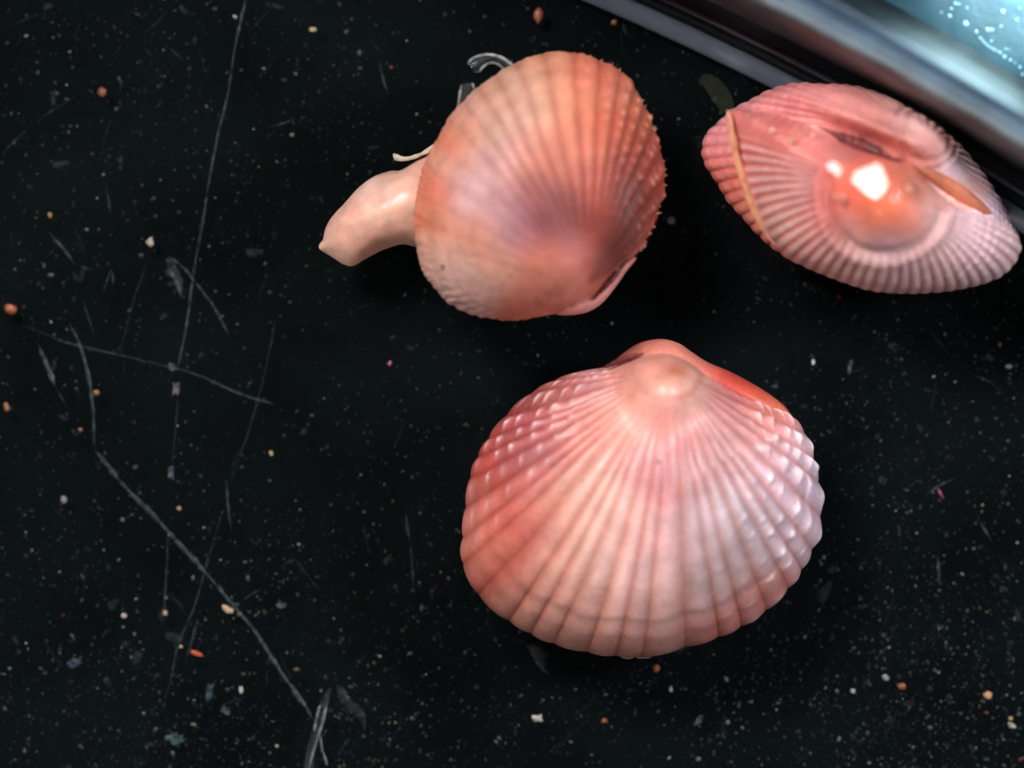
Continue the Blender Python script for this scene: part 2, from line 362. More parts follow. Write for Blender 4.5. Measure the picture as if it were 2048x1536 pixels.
def lump(name, px, py, rx, ry, ang, rgb, seed, hz=.6, jag=.22, z=0, mat=None):
    r = np.random.default_rng(seed); n, m = 14, 6
    rad = 1 + jag * r.normal(0, 1, n); wx, wy = W(px, py, z)
    P = np.zeros((n, m, 3)); t = np.arange(n) * 2*np.pi/n; a = math.radians(-ang)
    for j in range(m):
        f = j / (m-1); rr_ = .88 * np.cos(f*np.pi/2) * rad * (1 + .08*r.normal(0, 1, n)) if j < m-1 else np.zeros(n)
        X = np.cos(t) * rr_ * rx/100; Y = np.sin(t) * rr_ * ry/100
        P[:, j, 0] = X*math.cos(a) - Y*math.sin(a); P[:, j, 1] = X*math.sin(a) + Y*math.cos(a)
        P[:, j, 2] = math.sin(f*np.pi/2) * min(rx, ry)/100 * hz * (1 + .1*r.normal(0, 1, n) * (j < m-1)) - .019
    o = link(name, gridmesh(name, P, True), mat or cmat(rgb)); o.location = (wx, wy, z); return o
GR = [
 ('sand_grain',204,184,10,11,0,(132,66,34),'rounded brown grain near the top left, left of the long upright scratch'),
 ('sand_grain',300,484,8,10,0,(205,180,160),'pale squarish grain just left of the long upright scratch'),
 ('sand_grain',100,430,5,6,0,(175,125,65),'small tan grain above the smudge on the left side'),
 ('sand_grain',22,618,13,12,20,(165,75,28),'round rust brown grain at the left edge, largest of the grains there'),
 ('sand_grain',13,814,6,10,-20,(160,105,50),'tan oblong grain at the left edge below the crossing scratches'),
 ('sand_grain',193,785,7,6,0,(150,108,45),'ochre grain lying on the branching scratch at the left'),
 ('sand_grain',161,860,5,5,0,(125,72,35),'tiny dim brown grain left of the branching scratch'),
 ('sand_grain',625,59,9,5,0,(185,165,110),'yellowish oblong grain near the top edge, right of the long scratch'),
 ('seed_husk',1077,30,10,18,8,(180,98,66),'pointed salmon brown flake at the top edge above the open shell'),
 ('sand_grain',1228,44,6,6,0,(175,105,70),'small pinkish grain beside the dish wall at the top'),
 ('sand_grain',542,906,4,6,0,(200,168,95),'tiny yellow grain left of the lower shell at mid height'),
 ('clear_flake',352,776,8,15,5,(120,112,125),'grey glassy flake on the long scratch below the crossing'),
 ('clear_flake',342,944,8,16,5,(92,92,108),'grey glassy flake at the lower end of the long scratch'),
 ('clear_flake',346,735,10,7,30,(90,86,96),'small grey flake where the two long scratches cross'),
 ('sand_grain',128,1000,8,8,0,(140,135,146),'pale lilac grain in the lower left, above the dusty area'),
 ('shell_crumb',455,1218,15,7,30,(222,186,146),'cream coloured crumb beside the thick diagonal scratch'),
 ('sand_grain',248,1231,6,6,0,(215,195,185),'bright whitish grain in the lower left quarter'),
 ('sand_grain',330,1226,6,6,0,(210,170,120),'small cream grain right of the bright whitish grain, lower left'),
 ('orange_chip',393,1307,14,5,22,(215,85,38),'narrow bright orange chip in the lower left'),
 ('clear_flake',418,1385,7,20,12,(72,94,104),'curved blue grey flake below the orange chip'),
 ('clear_flake',350,1478,22,11,8,(74,98,104),'broad blue grey flake near the bottom left edge'),
 ('sand_grain',482,1380,5,8,0,(210,200,180),'upright pale grain right of the curved blue grey flake'),
 ('shell_crumb',1076,1436,10,10,0,(215,202,184),'white star shaped crumb near the bottom, below the lower shell'),
 ('sand_grain',1208,1442,7,6,0,(180,98,42),'orange brown grain right of the white star shaped crumb'),
 ('sand_grain',1313,1336,7,8,0,(195,92,42),'orange grain just under the margin of the lower shell'),
 ('sand_grain',1805,1373,8,8,0,(170,78,30),'dark orange grain in the lower right'),
 ('shell_crumb',1976,1391,9,9,0,(228,170,120),'peach heart shaped crumb near the right edge, lower right'),
 ('sand_grain',1706,1382,6,5,0,(180,180,176),'grey white grain left of the dark orange grain'),
 ('sand_grain',1772,1355,8,6,40,(155,155,158),'grey flake just above the dark orange grain'),
 ('shell_crumb',1343,440,9,9,0,(140,150,162),'grey crumb to the right of the open shell'),
 ('red_fibre',780,726,2.5,6,20,(230,120,150),'tiny bright pink fleck between the soft foot and the lower shell'),
 ('red_fibre',1881,986,2.5,13,-30,(170,55,85),'thin crimson fibre to the right of the lower shell'),
 ('red_fibre',1678,593,4,4,0,(170,40,50),'tiny red fleck below the tilted shell'),
 ('clear_flake',1700,733,5,16,12,(92,98,112),'upright lilac grey flake between the tilted shell and the lower shell'),
 ('sand_grain',1627,724,4,6,0,(235,225,240),'bright white fleck right of the hinge of the lower shell'),
 ('sand_grain',2024,1451,10,6,25,(200,190,165),'cream oblong grain at the right edge near the bottom corner'),
 ('sand_grain',2022,1437,5,4,0,(230,190,120),'yellow grain touching the cream one near the bottom right corner'),
 ('clear_flake',144,1328,12,10,0,(64,78,90),'dim blue grey flake in the lower left dust'),
 ('clear_flake',452,1423,11,9,30,(90,92,108),'dim lilac flake below the curved blue grey flake'),
 ('clear_flake',563,1211,12,6,-10,(92,98,106),'grey flake right of the thick diagonal scratch'),
 ('clear_flake',155,1322,8,6,0,(84,84,92),'small grey flake beside the dim blue grey one'),
 ('sand_grain',2018,733,8,5,0,(120,132,130),'grey fleck at the right edge at mid height'),
 ('sand_grain',1342,1378,4,7,0,(200,200,185),'small pale upright fleck below the orange grain under the lower shell'),
 ('clear_flake',1398,1440,12,6,-40,(92,94,118),'curved lilac flake at the bottom, right of centre'),
 ('sand_grain',358,1017,5,5,0,(205,165,100),'small tan grain right of the pale lilac one, left of the thick scratch'),
]
for i, (nm, px, py, rx, ry, an, rgb, lab) in enumerate(GR):
    tag(lump(nm, px, py, rx, ry, an, rgb, 50+i, jag=.30 if 'star' in lab else (.2 if nm == 'clear_flake' else .10), hz=.15 if nm == 'clear_flake' else .45, mat=flakemat(rgb) if nm == 'clear_flake' else None), lab, nm.split('_')[-1])

# ================================================================== SHELLS
def radial_table(outline, c):
    d = outline - c; a = np.arctan2(d[:, 1], d[:, 0]); r = np.hypot(d[:, 0], d[:, 1])
    o = np.argsort(a); return a[o], r[o]
class Dome:
    def __init__(s, outline, centre, z0, H, pa=2.2, pb=0.55, bumps=()):
        s.c = np.array(centre); s.tab = radial_table(outline, s.c); s.z0, s.H, s.pa, s.pb, s.bumps = z0, H, pa, pb, bumps
    def r(s, X, Y):
        a = np.arctan2(Y - s.c[1], X - s.c[0]); R = np.interp(a, s.tab[0], s.tab[1], period=2*np.pi)
        return np.clip(np.hypot(X - s.c[0], Y - s.c[1]) / R, 0, 1)
    def z(s, X, Y):
        r = s.r(X, Y); e = (1 - r ** s.pa)
        z = s.z0 + s.H * np.clip(e, 0, 1) ** s.pb
        fade = sstep(1.0, 0.93, r)
        for (bx, by, sx, sy, rot, amp) in s.bumps:
            c_, s_ = math.cos(rot), math.sin(rot); dx, dy = X - bx, Y - by
            u, v_ = (dx*c_ + dy*s_)/sx, (-dx*s_ + dy*c_)/sy
            z = z + amp * np.exp(-(u*u + v_*v_)/2) * (fade if s.H > 0 else 1)
        return z
def make_valve(name, parent, mat, outline_px, umbo_px, centre_px, z0, H, NT=1500, NS=260, disp=None, colour=None,
               pa=2.2, pb=0.55, bumps_px=(), bend=0.0, conv=None, zref=None, inflate=False):
    zr = z0 if zref is None else zref
    out = spline([W(*p, zr) for p in outline_px], NT, True)
    um = np.array(W(*umbo_px, zr)); ce = W(*centre_px, zr)
    bumps = [(*W(b[0], b[1], zr), b[2], b[3], b[4], b[5]) for b in bumps_px]
    D = Dome(out, ce, z0, H, pa, pb, bumps)
    if inflate: D = Inflated(out[::3], H, z0)
    t = np.linspace(0, 1, NT, endpoint=False)
    s = np.linspace(0, 1, NS); s = 1 - (1 - s) ** 1.7          # denser towards the margin
    m = out[:, None, :] - um
    b_ = bend(t) if callable(bend) else np.full(NT, bend)
    perp = np.stack([-m[..., 1], m[..., 0]], -1)
    XY = um + m * s[None, :, None] + perp * (b_[:, None] * s[None] * (1 - s[None]))[..., None]
    Z = D.z(XY[..., 0], XY[..., 1])
    if inflate: Z = z0 + (Z - z0) * np.sqrt(1 - s[None, :] ** 10)
    P = np.concatenate([XY, Z[..., None]], -1)
    T2, S2 = np.meshgrid(t, s, indexing='ij')
    if disp is not None:
        dt = np.roll(P, -1, 0) - np.roll(P, 1, 0); ds = np.gradient(P, axis=1)
        n = np.cross(ds, dt); ln = np.linalg.norm(n, axis=-1, keepdims=True); n = n / np.maximum(ln, 1e-12)
        n[n[..., 2] * np.sign(H) < 0] *= -1
        n[:, 0] = (0, 0, np.sign(H))
        dd = disp(T2, S2, XY, out)
        P = P + n * dd[..., None]
        P[..., 2] = np.maximum(P[..., 2], 0.0)
    # orient outward
    me = gridmesh(name, P if np.sign(H) < 0 else P[::-1], True)
    if colour is not None:
        C = colour(T2, S2, XY); C = C if np.sign(H) < 0 else C[::-1]
        setcol(me, C.reshape(-1, 3))
    o = link(name, me, mat, parent); return o, D, out
class Inflated:
    """height of an inflated membrane over an outline"""
    def __init__(s, outline, H, z0, n=170):
        lo = outline.min(0) - .1; hi = outline.max(0) + .1; s.lo, s.hi, s.n, s.H, s.z0 = lo, hi, n, H, z0
        gx_, gy_ = np.meshgrid(np.linspace(lo[0], hi[0], n), np.linspace(lo[1], hi[1], n), indexing='ij')
        ins = np.zeros(gx_.shape, bool); o = outline; p = np.roll(o, -1, 0)
        for (x0, y0), (x1, y1) in zip(o, p):
            c_ = ((y0 > gy_) != (y1 > gy_)) & (gx_ < (x1-x0)*(gy_-y0)/((y1-y0) if y1 != y0 else 1e-9) + x0); ins ^= c_
        u = ins * .5; hx = ((hi[0]-lo[0])/(hi[1]-lo[1]))**2
        for _ in range(2600):
            u[1:-1, 1:-1] = ins[1:-1, 1:-1] * ((u[2:, 1:-1]+u[:-2, 1:-1]) + hx*(u[1:-1, 2:]+u[1:-1, :-2]) + 2e-4) / (2+2*hx)
        s.u = u / u.max()
    def z(s, X, Y):
        fx = np.clip((X-s.lo[0])/(s.hi[0]-s.lo[0])*(s.n-1), 0, s.n-1.001); fy = np.clip((Y-s.lo[1])/(s.hi[1]-s.lo[1])*(s.n-1), 0, s.n-1.001)
        i, j = fx.astype(int), fy.astype(int); a, b = fx-i, fy-j; u = s.u
        v_ = (u[i, j]*(1-a)+u[i+1, j]*a)*(1-b) + (u[i, j+1]*(1-a)+u[i+1, j+1]*a)*b
        return s.z0 + s.H*np.sqrt(np.clip(v_, 0, 1))
def tfrac(out_px, a_px, b_px, NT):
    """fraction of outline nearest to the two pixel points"""
    o = spline(out_px, NT, True)
    f = lambda p: np.argmin(((o - np.array(p))**2).sum(1)) / NT
    return f(a_px), f(b_px)
def ribf(phi, p=0.75): return np.abs(np.sin(np.pi * phi)) ** p
shell_mat = shell_material('shell_salmon')
shell_matte = shell_material('shell_salmon_upper', rough=.55, coat=.06)
shell_wet = shell_material('shell_wet', rough=.42, coat=.18, bump=.03)

# ---------------- shell A: lower shell, umbo up
K3 = 2.2256
c3 = lambda x, y: (880 + x / K3, 650 + y / K3)
O3 = [c3(*p) for p in [(985,112),(1060,125),(1160,185),(1250,245),(1350,305),(1440,350),(1520,392),(1590,430),(1645,530),(1675,640),(1693,740),(1697,830),
  (1685,920),(1640,1040),(1575,1140),(1490,1240),(1380,1320),(1250,1385),(1100,1435),(960,1468),(830,1475),(700,1465),(600,1445),(480,1410),(340,1340),
  (240,1270),(160,1190),(115,1100),(97,1030),(103,900),(115,780),(140,650),(190,540),(260,440),(350,345),(450,275),(560,225),(660,200),(750,185),(860,135)]]
NT3 = 1800
ta, tb = tfrac(O3, c3(1440,350), c3(620,210), NT3)     # ribs run clockwise from ta to tb
NR3 = 29
C3 = [(*W(*c3(x, y), 1.6), c) for x, y, c in [
 (500,270,(186,84,74)),(300,480,(178,62,52)),(200,600,(190,70,54)),(420,420,(170,66,66)),(560,330,(184,92,92)),(170,800,(206,124,114)),(150,1000,(208,128,112)),(250,900,(218,98,72)),(350,600,(172,92,104)),
 (450,520,(184,96,100)),(560,420,(206,112,102)),(700,250,(210,144,150)),(650,450,(230,142,122)),(800,260,(236,154,130)),(960,190,(226,142,128)),(1035,200,(214,132,108)),(900,230,(232,148,132)),(1130,240,(222,160,140)),(1030,290,(228,160,140)),
 (830,420,(240,154,138)),(1000,430,(220,126,116)),(980,620,(208,124,124)),(1150,650,(196,138,138)),(1250,350,(210,148,148)),(1350,450,(206,152,152)),(1450,480,(226,152,152)),
 (1560,570,(232,176,184)),(1650,700,(222,180,194)),(1500,700,(216,164,170)),(1600,900,(218,168,174)),(1450,900,(196,160,168)),(1350,950,(184,148,150)),(1250,1000,(184,144,142)),
 (1150,950,(188,144,150)),(950,1000,(224,164,162)),(850,950,(228,158,152)),(700,1000,(228,170,156)),(600,750,(228,162,144)),(500,850,(226,148,130)),(720,850,(232,174,160)),(850,1100,(228,176,168)),(1250,850,(214,178,182)),(700,1300,(222,158,144)),(900,1300,(218,156,146)),(1000,1280,(212,150,142)),(400,700,(218,116,102)),
 (380,880,(208,84,74)),(300,1050,(218,110,94)),(500,1050,(224,152,132)),(700,1200,(222,152,136)),(900,1200,(214,152,142)),(1100,1180,(200,150,146)),(1000,1380,(200,128,118)),
 (1200,1380,(210,116,100)),(1350,1250,(210,122,112)),(1450,1200,(220,132,120)),(300,1230,(208,130,114)),(450,1300,(204,136,120)),(650,1380,(206,134,118)),(850,1440,(194,122,106)),
 (1450,385,(226,104,66)),(1300,290,(190,64,46)),(1250,1100,(174,140,138)),(1180,1100,(184,144,142)),(230,700,(205,75,55)),(200,1080,(205,95,70))]]
def side3(T): # 0 in the middle, 1 to the right, -1 left
    return (T - ta) / (tb - ta) * 2 - 1
jit3 = rng.uniform(0, 1, 64); bw3 = rng.uniform(.7, 1.25, 64)
def phi3(T):
    u = (T - ta) / (tb - ta)
    u2 = u + .014*np.sin(2*np.pi*u) + 0.006*np.sin(u*23) + 0.005*np.sin(u*51+1)
    return u2 * NR3
def bead3(T, S_):
    ph = phi3(T); ri = np.clip(np.floor(ph).astype(int), 0, 63)
    x = S_ ** 1.3 * (10 * bw3[ri]**.6) + jit3[ri] + .12*np.sin(S_*40 + ri*2.1); f = x - np.floor(x)
    hb = (.55 + .9 * jit3[(ri*7 + np.floor(x).astype(int)*3) % 64])
    lam = hb * (np.exp(-((f - .70) / .10) ** 2) + .45*np.exp(-((f-.70)/.34)**2)*(f < .7))
    u = (T - ta) / (tb - ta)
    right = sstep(.40, .12, u) * sstep(.42, .72, S_) ; left = sstep(.66, .86, u) * sstep(.30, .6, S_)
    fracr = np.abs(ph - np.floor(ph) - .5)
    return lam * np.exp(-(fracr / .27) ** 2) * (right * 1.1 + left * .6), ph
def mask3(T): return sstep(-.004, .02, (T - ta) / (tb - ta)) * sstep(1.004, .98, (T - ta) / (tb - ta))
um3 = c3(1010, 190)
def disp3(T, S_, XY, out):
    b, ph = bead3(T, S_)
    side = np.abs(side3(T))
    A = (0.012 + 0.062 * S_ ** 1.2) * sstep(.10, .45, S_) * (1 - .35 * sstep(.75, 1.0, side))
    rb = ribf(ph, 1.3) * sstep(.9, .4, S_) + ribf(ph, .62) * (1 - sstep(.9, .4, S_))
    ef = sstep(0, .10, (T-ta)/(tb-ta)) * sstep(1, .90, (T-ta)/(tb-ta))
    d = A * (rb - .5) * mask3(T) * 1.1 * (.35 + .65*ef)
    d += 0.048 * b * mask3(T) * (0.35 + S_) * (.3 + .7*ef)
    # growth rests, undulating slightly
    g = 0
    for s0, a_, w_ in ((.865, .018, .014), (.93, .010, .010), (.76, .007, .012), (.60, .006, .015)):
        ss = S_ + .006*np.sin(T*90) + .004*np.sin(T*37+2)
        g = g - a_ * sstep(s0 - w_, s0 + w_, ss) * sstep(s0 + .09, s0 + .01, ss)
    d += g * sstep(.0, .2, 1 - side)
    dist = np.hypot(XY[..., 0] - W(*um3, 1.6)[0], (XY[..., 1] - W(*um3, 1.6)[1]))
    for r0, a_ in ((.70, .010),):
        d -= a_ * np.exp(-((dist - r0 - .05*np.sin(np.arctan2(XY[..., 1]-W(*um3,1.6)[1], XY[..., 0]-W(*um3,1.6)[0])*2+1)) / .06) ** 2)
    d += 0.004 * vnoise(T * 240, S_ * 40, 5) * sstep(.1, .3, S_) + .025 * vnoise(XY[..., 0]*1.7, XY[..., 1]*1.7, 8)
    return d * (1 - .45 * sstep(.88, 1, S_))
def col3(T, S_, XY):
    C = blend_colour(XY.reshape(-1, 2), C3, 0.36).reshape(*T.shape, 3)
    b, ph = bead3(T, S_)
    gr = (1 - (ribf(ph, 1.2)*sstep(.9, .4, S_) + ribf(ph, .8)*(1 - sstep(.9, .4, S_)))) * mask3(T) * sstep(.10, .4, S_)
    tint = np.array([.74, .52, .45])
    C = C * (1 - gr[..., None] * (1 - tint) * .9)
    white = np.clip(b * 1.0, 0, 1)[..., None] * mask3(T)[..., None]
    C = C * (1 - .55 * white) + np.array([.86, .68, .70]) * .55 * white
    rr_ = rng.uniform(.9, 1.1, 64)[np.clip(np.floor(ph).astype(int), 0, 63)]
    C = C * (1 + (rr_ - 1) * mask3(T) * sstep(.3, .6, S_))[..., None]
    dist = np.hypot(XY[..., 0] - W(*um3, 1.6)[0], (XY[..., 1] - W(*um3, 1.6)[1]))
    ox, oy = W(*c3(1035, 205), 1.6); sp = np.exp(-(((XY[..., 0]-ox)/.25)**2 + ((XY[..., 1]-oy)/.16)**2))[..., None]
    C = C*(1-.75*sp) + lin((188, 104, 66))*.75*sp
    an_ = np.arctan2(XY[..., 1]-W(*um3, 1.6)[1], XY[..., 0]-W(*um3, 1.6)[0])
    arc = (np.exp(-((dist-.62)/.07)**2) * sstep(-1.9, -.9, an_) * sstep(.4, -.1, an_))[..., None]; C = C*(1 - .45*arc*(1-np.array([.9, .6, .5])))
    pal = (np.exp(-((dist-.46)/.09)**2) * sstep(.2, -.4, an_))[..., None]; C = C*(1 + .12*pal)
    for s0, w_, k_ in ((.80, .02, -.05), (.875, .014, -.05), (.90, .02, .05), (.945, .012, -.07), (.60, .04, .03), (.70, .02, -.04)):
        C = C * (1 + k_*np.exp(-((S_ - s0 + .006*np.sin(T*90))/w_)**2) * sstep(.2, .5, 1-np.abs(side3(T))*.6))[..., None]
    for r0, a_ in ((.72, .05),):
        C = C * (1 - a_ * np.exp(-((dist - r0) / .06) ** 2))[..., None]
    g_ = C.mean(-1, keepdims=True); C = C*.93 + g_*.07
    return np.clip((C / .45) ** 1.10 * .50, 0, .95)
GAIN = 1.0
sA = empty('cockle_shell', (*W(1290, 1000), 0))
tag(sA, 'ribbed pink clam shell at the lower middle, its beak pointing to the top', 'shell')
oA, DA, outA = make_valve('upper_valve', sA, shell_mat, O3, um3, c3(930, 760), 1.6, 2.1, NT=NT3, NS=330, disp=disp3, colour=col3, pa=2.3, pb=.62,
    bumps_px=[(c3(1000, 230)[0], c3(1000, 230)[1], .62, .50, 0, .75)])
O3b = [c3(*p) for p in [(985,62),(1060,80),(1120,120),(1180,165),(1280,205),(1400,268),(1500,330),(1560,395),(1625,530),(1655,640),(1673,740),(1675,830),
  (1660,920),(1620,1030),(1555,1130),(1470,1225),(1360,1305),(1240,1370),(1100,1422),(960,1450),(830,1458),(700,1450),(600,1425),(480,1390),(350,1320),
  (255,1250),(180,1170),(135,1090),(115,1030),(120,900),(135,780),(160,650),(210,540),(280,445),(370,360),(460,295),(560,240),(660,205),(750,172),(830,112),(900,75)]]
C3b = [(*W(*c3(x, y), 1.3), c) for x, y, c in [(985,90,(226,130,110)),(1120,130,(225,120,100)),(860,120,(215,115,95)),(1300,230,(200,52,34)),(1450,310,(220,80,50)),(780,170,(150,50,50)),(1560,400,(225,120,90)),(900,1400,(215,130,110))]]
def flatcol(ctrl, sig=.5):
    return lambda T, S_, XY: np.clip(blend_colour(XY.reshape(-1, 2), ctrl, sig).reshape(*T.shape, 3), 0, .95)
make_valve('lower_valve', sA, shell_matte, O3b, c3(985, 160), c3(930, 760), 1.45, -1.4, NT=500, NS=70, colour=flatcol(C3b), pa=2.3, pb=.6)
# closing lip of the lower valve with its beak, seen behind the upper beak
make_valve('lower_valve_beak', sA, shell_matte, [c3(*p) for p in [(985,62),(1060,80),(1120,120),(1190,165),(1290,207),(1400,266),(1490,326),(1560,396),(1540,430),(1400,350),(1250,300),(1100,250),(985,240),(860,235),(720,215),(760,172),(830,112),(900,75)]],
    c3(1060, 170), c3(1060, 180), 1.3, .85, NT=500, NS=50, colour=flatcol(C3b, .35), pa=2.2, pb=.5)

slit_shade_a = [(*W(*c3(x, y), z), z) for x, y, z in [(730,190,2.05),(790,165,2.15),(850,143,2.25),(910,127,2.3)]]
tube_jobs = [('hinge_slit_shade', slit_shade_a, [.02, .06, .06, .02], sA)]  # dark tube paints the shadow in the hinge groove
# ---------------- shell B: top middle shell with foot out
K1 = 2.649
c1 = lambda x, y: (620 + x / K1, 80 + y / K1)
O1 = [c1(*p) for p in [(1300,68),(1440,75),(1590,130),(1680,200),(1745,300),(1800,400),(1850,540),(1876,700),(1880,770),(1860,870),(1830,970),(1785,1060),(1715,1145),
  (1650,1200),(1590,1262),(1530,1345),(1460,1400),(1380,1432),(1300,1445),(1200,1465),(1080,1485),(960,1478),(860,1460),(750,1410),(660,1325),(600,1230),(565,1120),(555,960),(570,820),
  (600,680),(650,560),(720,430),(820,310),(940,205),(1080,125),(1200,85)]]
NT1 = 1500; Z1 = 2.2
ta1, tb1 = tfrac(O1, c1(590, 1200), c1(1650, 1200), NT1)
if tb1 < ta1: tb1 += 1
C1 = [(*W(*c1(x, y), Z1), c) for x, y, c in [
 (1300,150,(228,146,112)),(1450,130,(224,112,82)),(1400,200,(228,126,106)),(1540,180,(214,100,72)),(1620,220,(218,116,96)),(1700,330,(204,112,82)),(1750,450,(194,97,72)),(1850,700,(176,80,60)),
 (1650,500,(190,78,52)),(1750,650,(160,55,38)),(1800,850,(160,62,46)),(1650,800,(168,68,52)),(1500,500,(220,106,76)),(1400,550,(220,120,92)),(1400,350,(230,130,96)),(1250,350,(228,152,122)),
 (1100,350,(218,152,132)),(950,350,(228,152,126)),(1000,500,(208,148,128)),(850,420,(232,162,148)),(770,510,(236,132,98)),(700,620,(238,138,104)),(650,730,(238,118,88)),(630,900,(238,124,90)),
 (700,680,(232,158,146)),(800,700,(228,160,152)),(850,850,(220,156,158)),(1000,650,(206,136,132)),(1150,650,(212,120,96)),(1300,700,(206,104,80)),(1450,800,(200,90,66)),(1200,850,(182,96,86)),(1250,970,(146,66,62)),(1180,900,(164,84,80)),(1320,880,(160,72,60)),
 (1350,950,(166,84,80)),(1050,900,(190,114,110)),(1100,1050,(198,114,116)),(900,1050,(228,138,114)),(700,1050,(234,146,122)),(650,1150,(232,160,142)),(750,1250,(232,166,152)),(900,1350,(228,162,152)),
 (1000,1250,(228,142,118)),(1200,1200,(210,108,84)),(1350,1150,(200,100,90)),(1450,1050,(182,80,70)),(1550,1000,(172,72,58)),(1400,1300,(218,112,88)),(1200,1350,(224,122,98)),(1100,1430,(214,112,88)),
 (1350,1400,(218,124,108)),(1500,1250,(200,94,80)),(1700,1050,(172,80,66)),(1060,960,(205,150,160))]]
NR1 = 23
def ph1(T):
    T = np.where(T < ta1 - .02, T + 1, T); u = (T - ta1) / (tb1 - ta1)
    return u, (u ** 1.0 + .01*np.sin(u*19)) * NR1
j1 = rng.uniform(0, 1, 64)
def bead1(T, S_):
    u, ph = ph1(T); ri = np.clip(np.floor(ph).astype(int), 0, 63)
    x = S_ * 15 + j1[ri] + .2*np.sin(S_*23+ri); f = x - np.floor(x)
    fr = np.abs(ph - np.floor(ph) - .5)
    return (.3 + .9*j1[(ri*5+np.floor(x).astype(int)*3) % 64]) * np.exp(-((f - .6) / .13) ** 2) * np.exp(-(fr / .16) ** 2) * sstep(.50, .66, u) * sstep(.38, .6, S_) * sstep(1.0, .96, u)
def mask1(u): return sstep(0, .04, u) * sstep(1.0, .96, u) * (.30 + .70 * sstep(.20, .38, u))
def disp1(T, S_, XY, out):
    u, ph = ph1(T)
    A = (.022 + .040 * S_) * sstep(.04, .2, S_) * (.5 + .5 * sstep(.35, .65, u))
    d = A * (ribf(ph, .65) - .6) * mask1(u) * (1 - .5*sstep(.85, 1, S_)) + .065 * bead1(T, S_)
    # faint ribs on the smooth rear slope and a beaded lower margin
    T2 = T * 70; f2 = ribf(T2, .8)
    d += .022 * (f2 - .6) * (1 - mask1(u)) * sstep(.75, .98, S_) * sstep(-1.2, -2.2, XY[..., 1] - W(0, 390, 2)[1] + 0*u)
    d += .03 * vnoise(T * 260, S_ * 30, 6) * sstep(.85, 1, S_) + .05 * vnoise(XY[..., 0]*1.4, XY[..., 1]*1.4, 9) + .01 * vnoise(XY[..., 0]*9, XY[..., 1]*9, 10)
    for s0, a_ in ((.84, .010), (.93, .010)):
        d -= a_ * np.exp(-((S_ - s0 + .01*np.sin(T*40)) / .022) ** 2)
    return d
def col1(T, S_, XY):
    C = blend_colour(XY.reshape(-1, 2), C1, 0.27).reshape(*T.shape, 3)
    u, ph = ph1(T)
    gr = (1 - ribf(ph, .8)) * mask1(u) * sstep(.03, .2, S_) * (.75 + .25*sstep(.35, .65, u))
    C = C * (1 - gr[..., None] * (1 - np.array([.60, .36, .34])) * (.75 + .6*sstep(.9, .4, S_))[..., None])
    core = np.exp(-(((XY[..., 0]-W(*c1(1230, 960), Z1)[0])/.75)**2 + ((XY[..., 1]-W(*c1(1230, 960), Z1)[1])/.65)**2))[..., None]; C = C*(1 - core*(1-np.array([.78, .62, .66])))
    pat = (sstep(.9, .98, S_*0+1) * sstep(.72, .90, S_) * sstep(.34, .26, u) * sstep(.02, .06, u) * (.5+.5*np.sin(ph*np.pi*2/1.6)))[..., None]
    C = C * (1 - .45*pat*(1-np.array([1.0, .55, .45])))
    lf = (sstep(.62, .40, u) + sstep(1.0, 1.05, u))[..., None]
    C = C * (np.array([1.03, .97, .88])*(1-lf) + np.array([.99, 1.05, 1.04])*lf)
    b = np.clip(bead1(T, S_), 0, 1)[..., None]
    C = C * (1 - .38*b) + np.array([.8, .42, .33]) * .38 * b
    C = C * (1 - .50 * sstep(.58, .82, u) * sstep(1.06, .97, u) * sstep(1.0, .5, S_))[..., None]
    return np.clip(C * GAIN, 0, .95)
sB = empty('cockle_shell', (*W(1080, 390), 0))
tag(sB, 'orange pink clam shell with its pale soft foot stretched out to the left', 'shell')
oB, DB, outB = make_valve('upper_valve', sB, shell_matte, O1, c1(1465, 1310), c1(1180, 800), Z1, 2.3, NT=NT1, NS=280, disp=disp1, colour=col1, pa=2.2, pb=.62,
    bumps_px=[(*c1(1390, 1280), .6, .45, .5, .55)], bend=lambda t: np.full(len(t), 0.0))
O1b = [c1(*p) for p in [(1300,75),(1440,82),(1590,138),(1680,208),(1745,308),(1800,408),(1850,548),(1874,700),(1876,770),(1855,870),(1835,975),(1792,1064),(1728,1155),
  (1668,1235),(1605,1325),(1535,1402),(1440,1450),(1300,1452),(1200,1462),(1080,1475),(960,1468),(860,1450),(760,1400),(670,1320),(610,1225),(575,1120),(565,960),(580,820),
  (610,680),(660,565),(730,440),(830,320),(945,215),(1080,135),(1200,93)]]
C1b = [(*W(*c1(x, y), Z1), c) for x, y, c in [(1620,1270,(225,140,130)),(1450,1430,(230,150,140)),(1750,1100,(205,110,90)),(1000,1470,(220,130,110)),(600,1000,(235,130,100)),(1200,90,(225,140,110))]]
make_valve('lower_valve', sB, shell_matte, O1b, c1(1440, 1370), c1(1180, 800), 2.1, -2.05, NT=500, NS=70, colour=flatcol(C1b), pa=2.3, pb=.55)
make_valve('lower_valve_beak', sB, shell_matte, [c1(*p) for p in [(1728,1150),(1668,1238),(1605,1327),(1535,1404),(1440,1450),(1300,1452),(1300,1380),(1400,1340),(1500,1270),(1600,1180)]],
    c1(1500, 1350), c1(1500, 1350), 2.0, .55, NT=400, NS=50, colour=flatcol(C1b, .35), pa=2.2, pb=.5)
slit_shade_mat = plain('hinge_shade_red', (92, 16, 16), rough=.5, noise=.4, scale=4)  # dark red standing in for the shade inside the hinge gaps
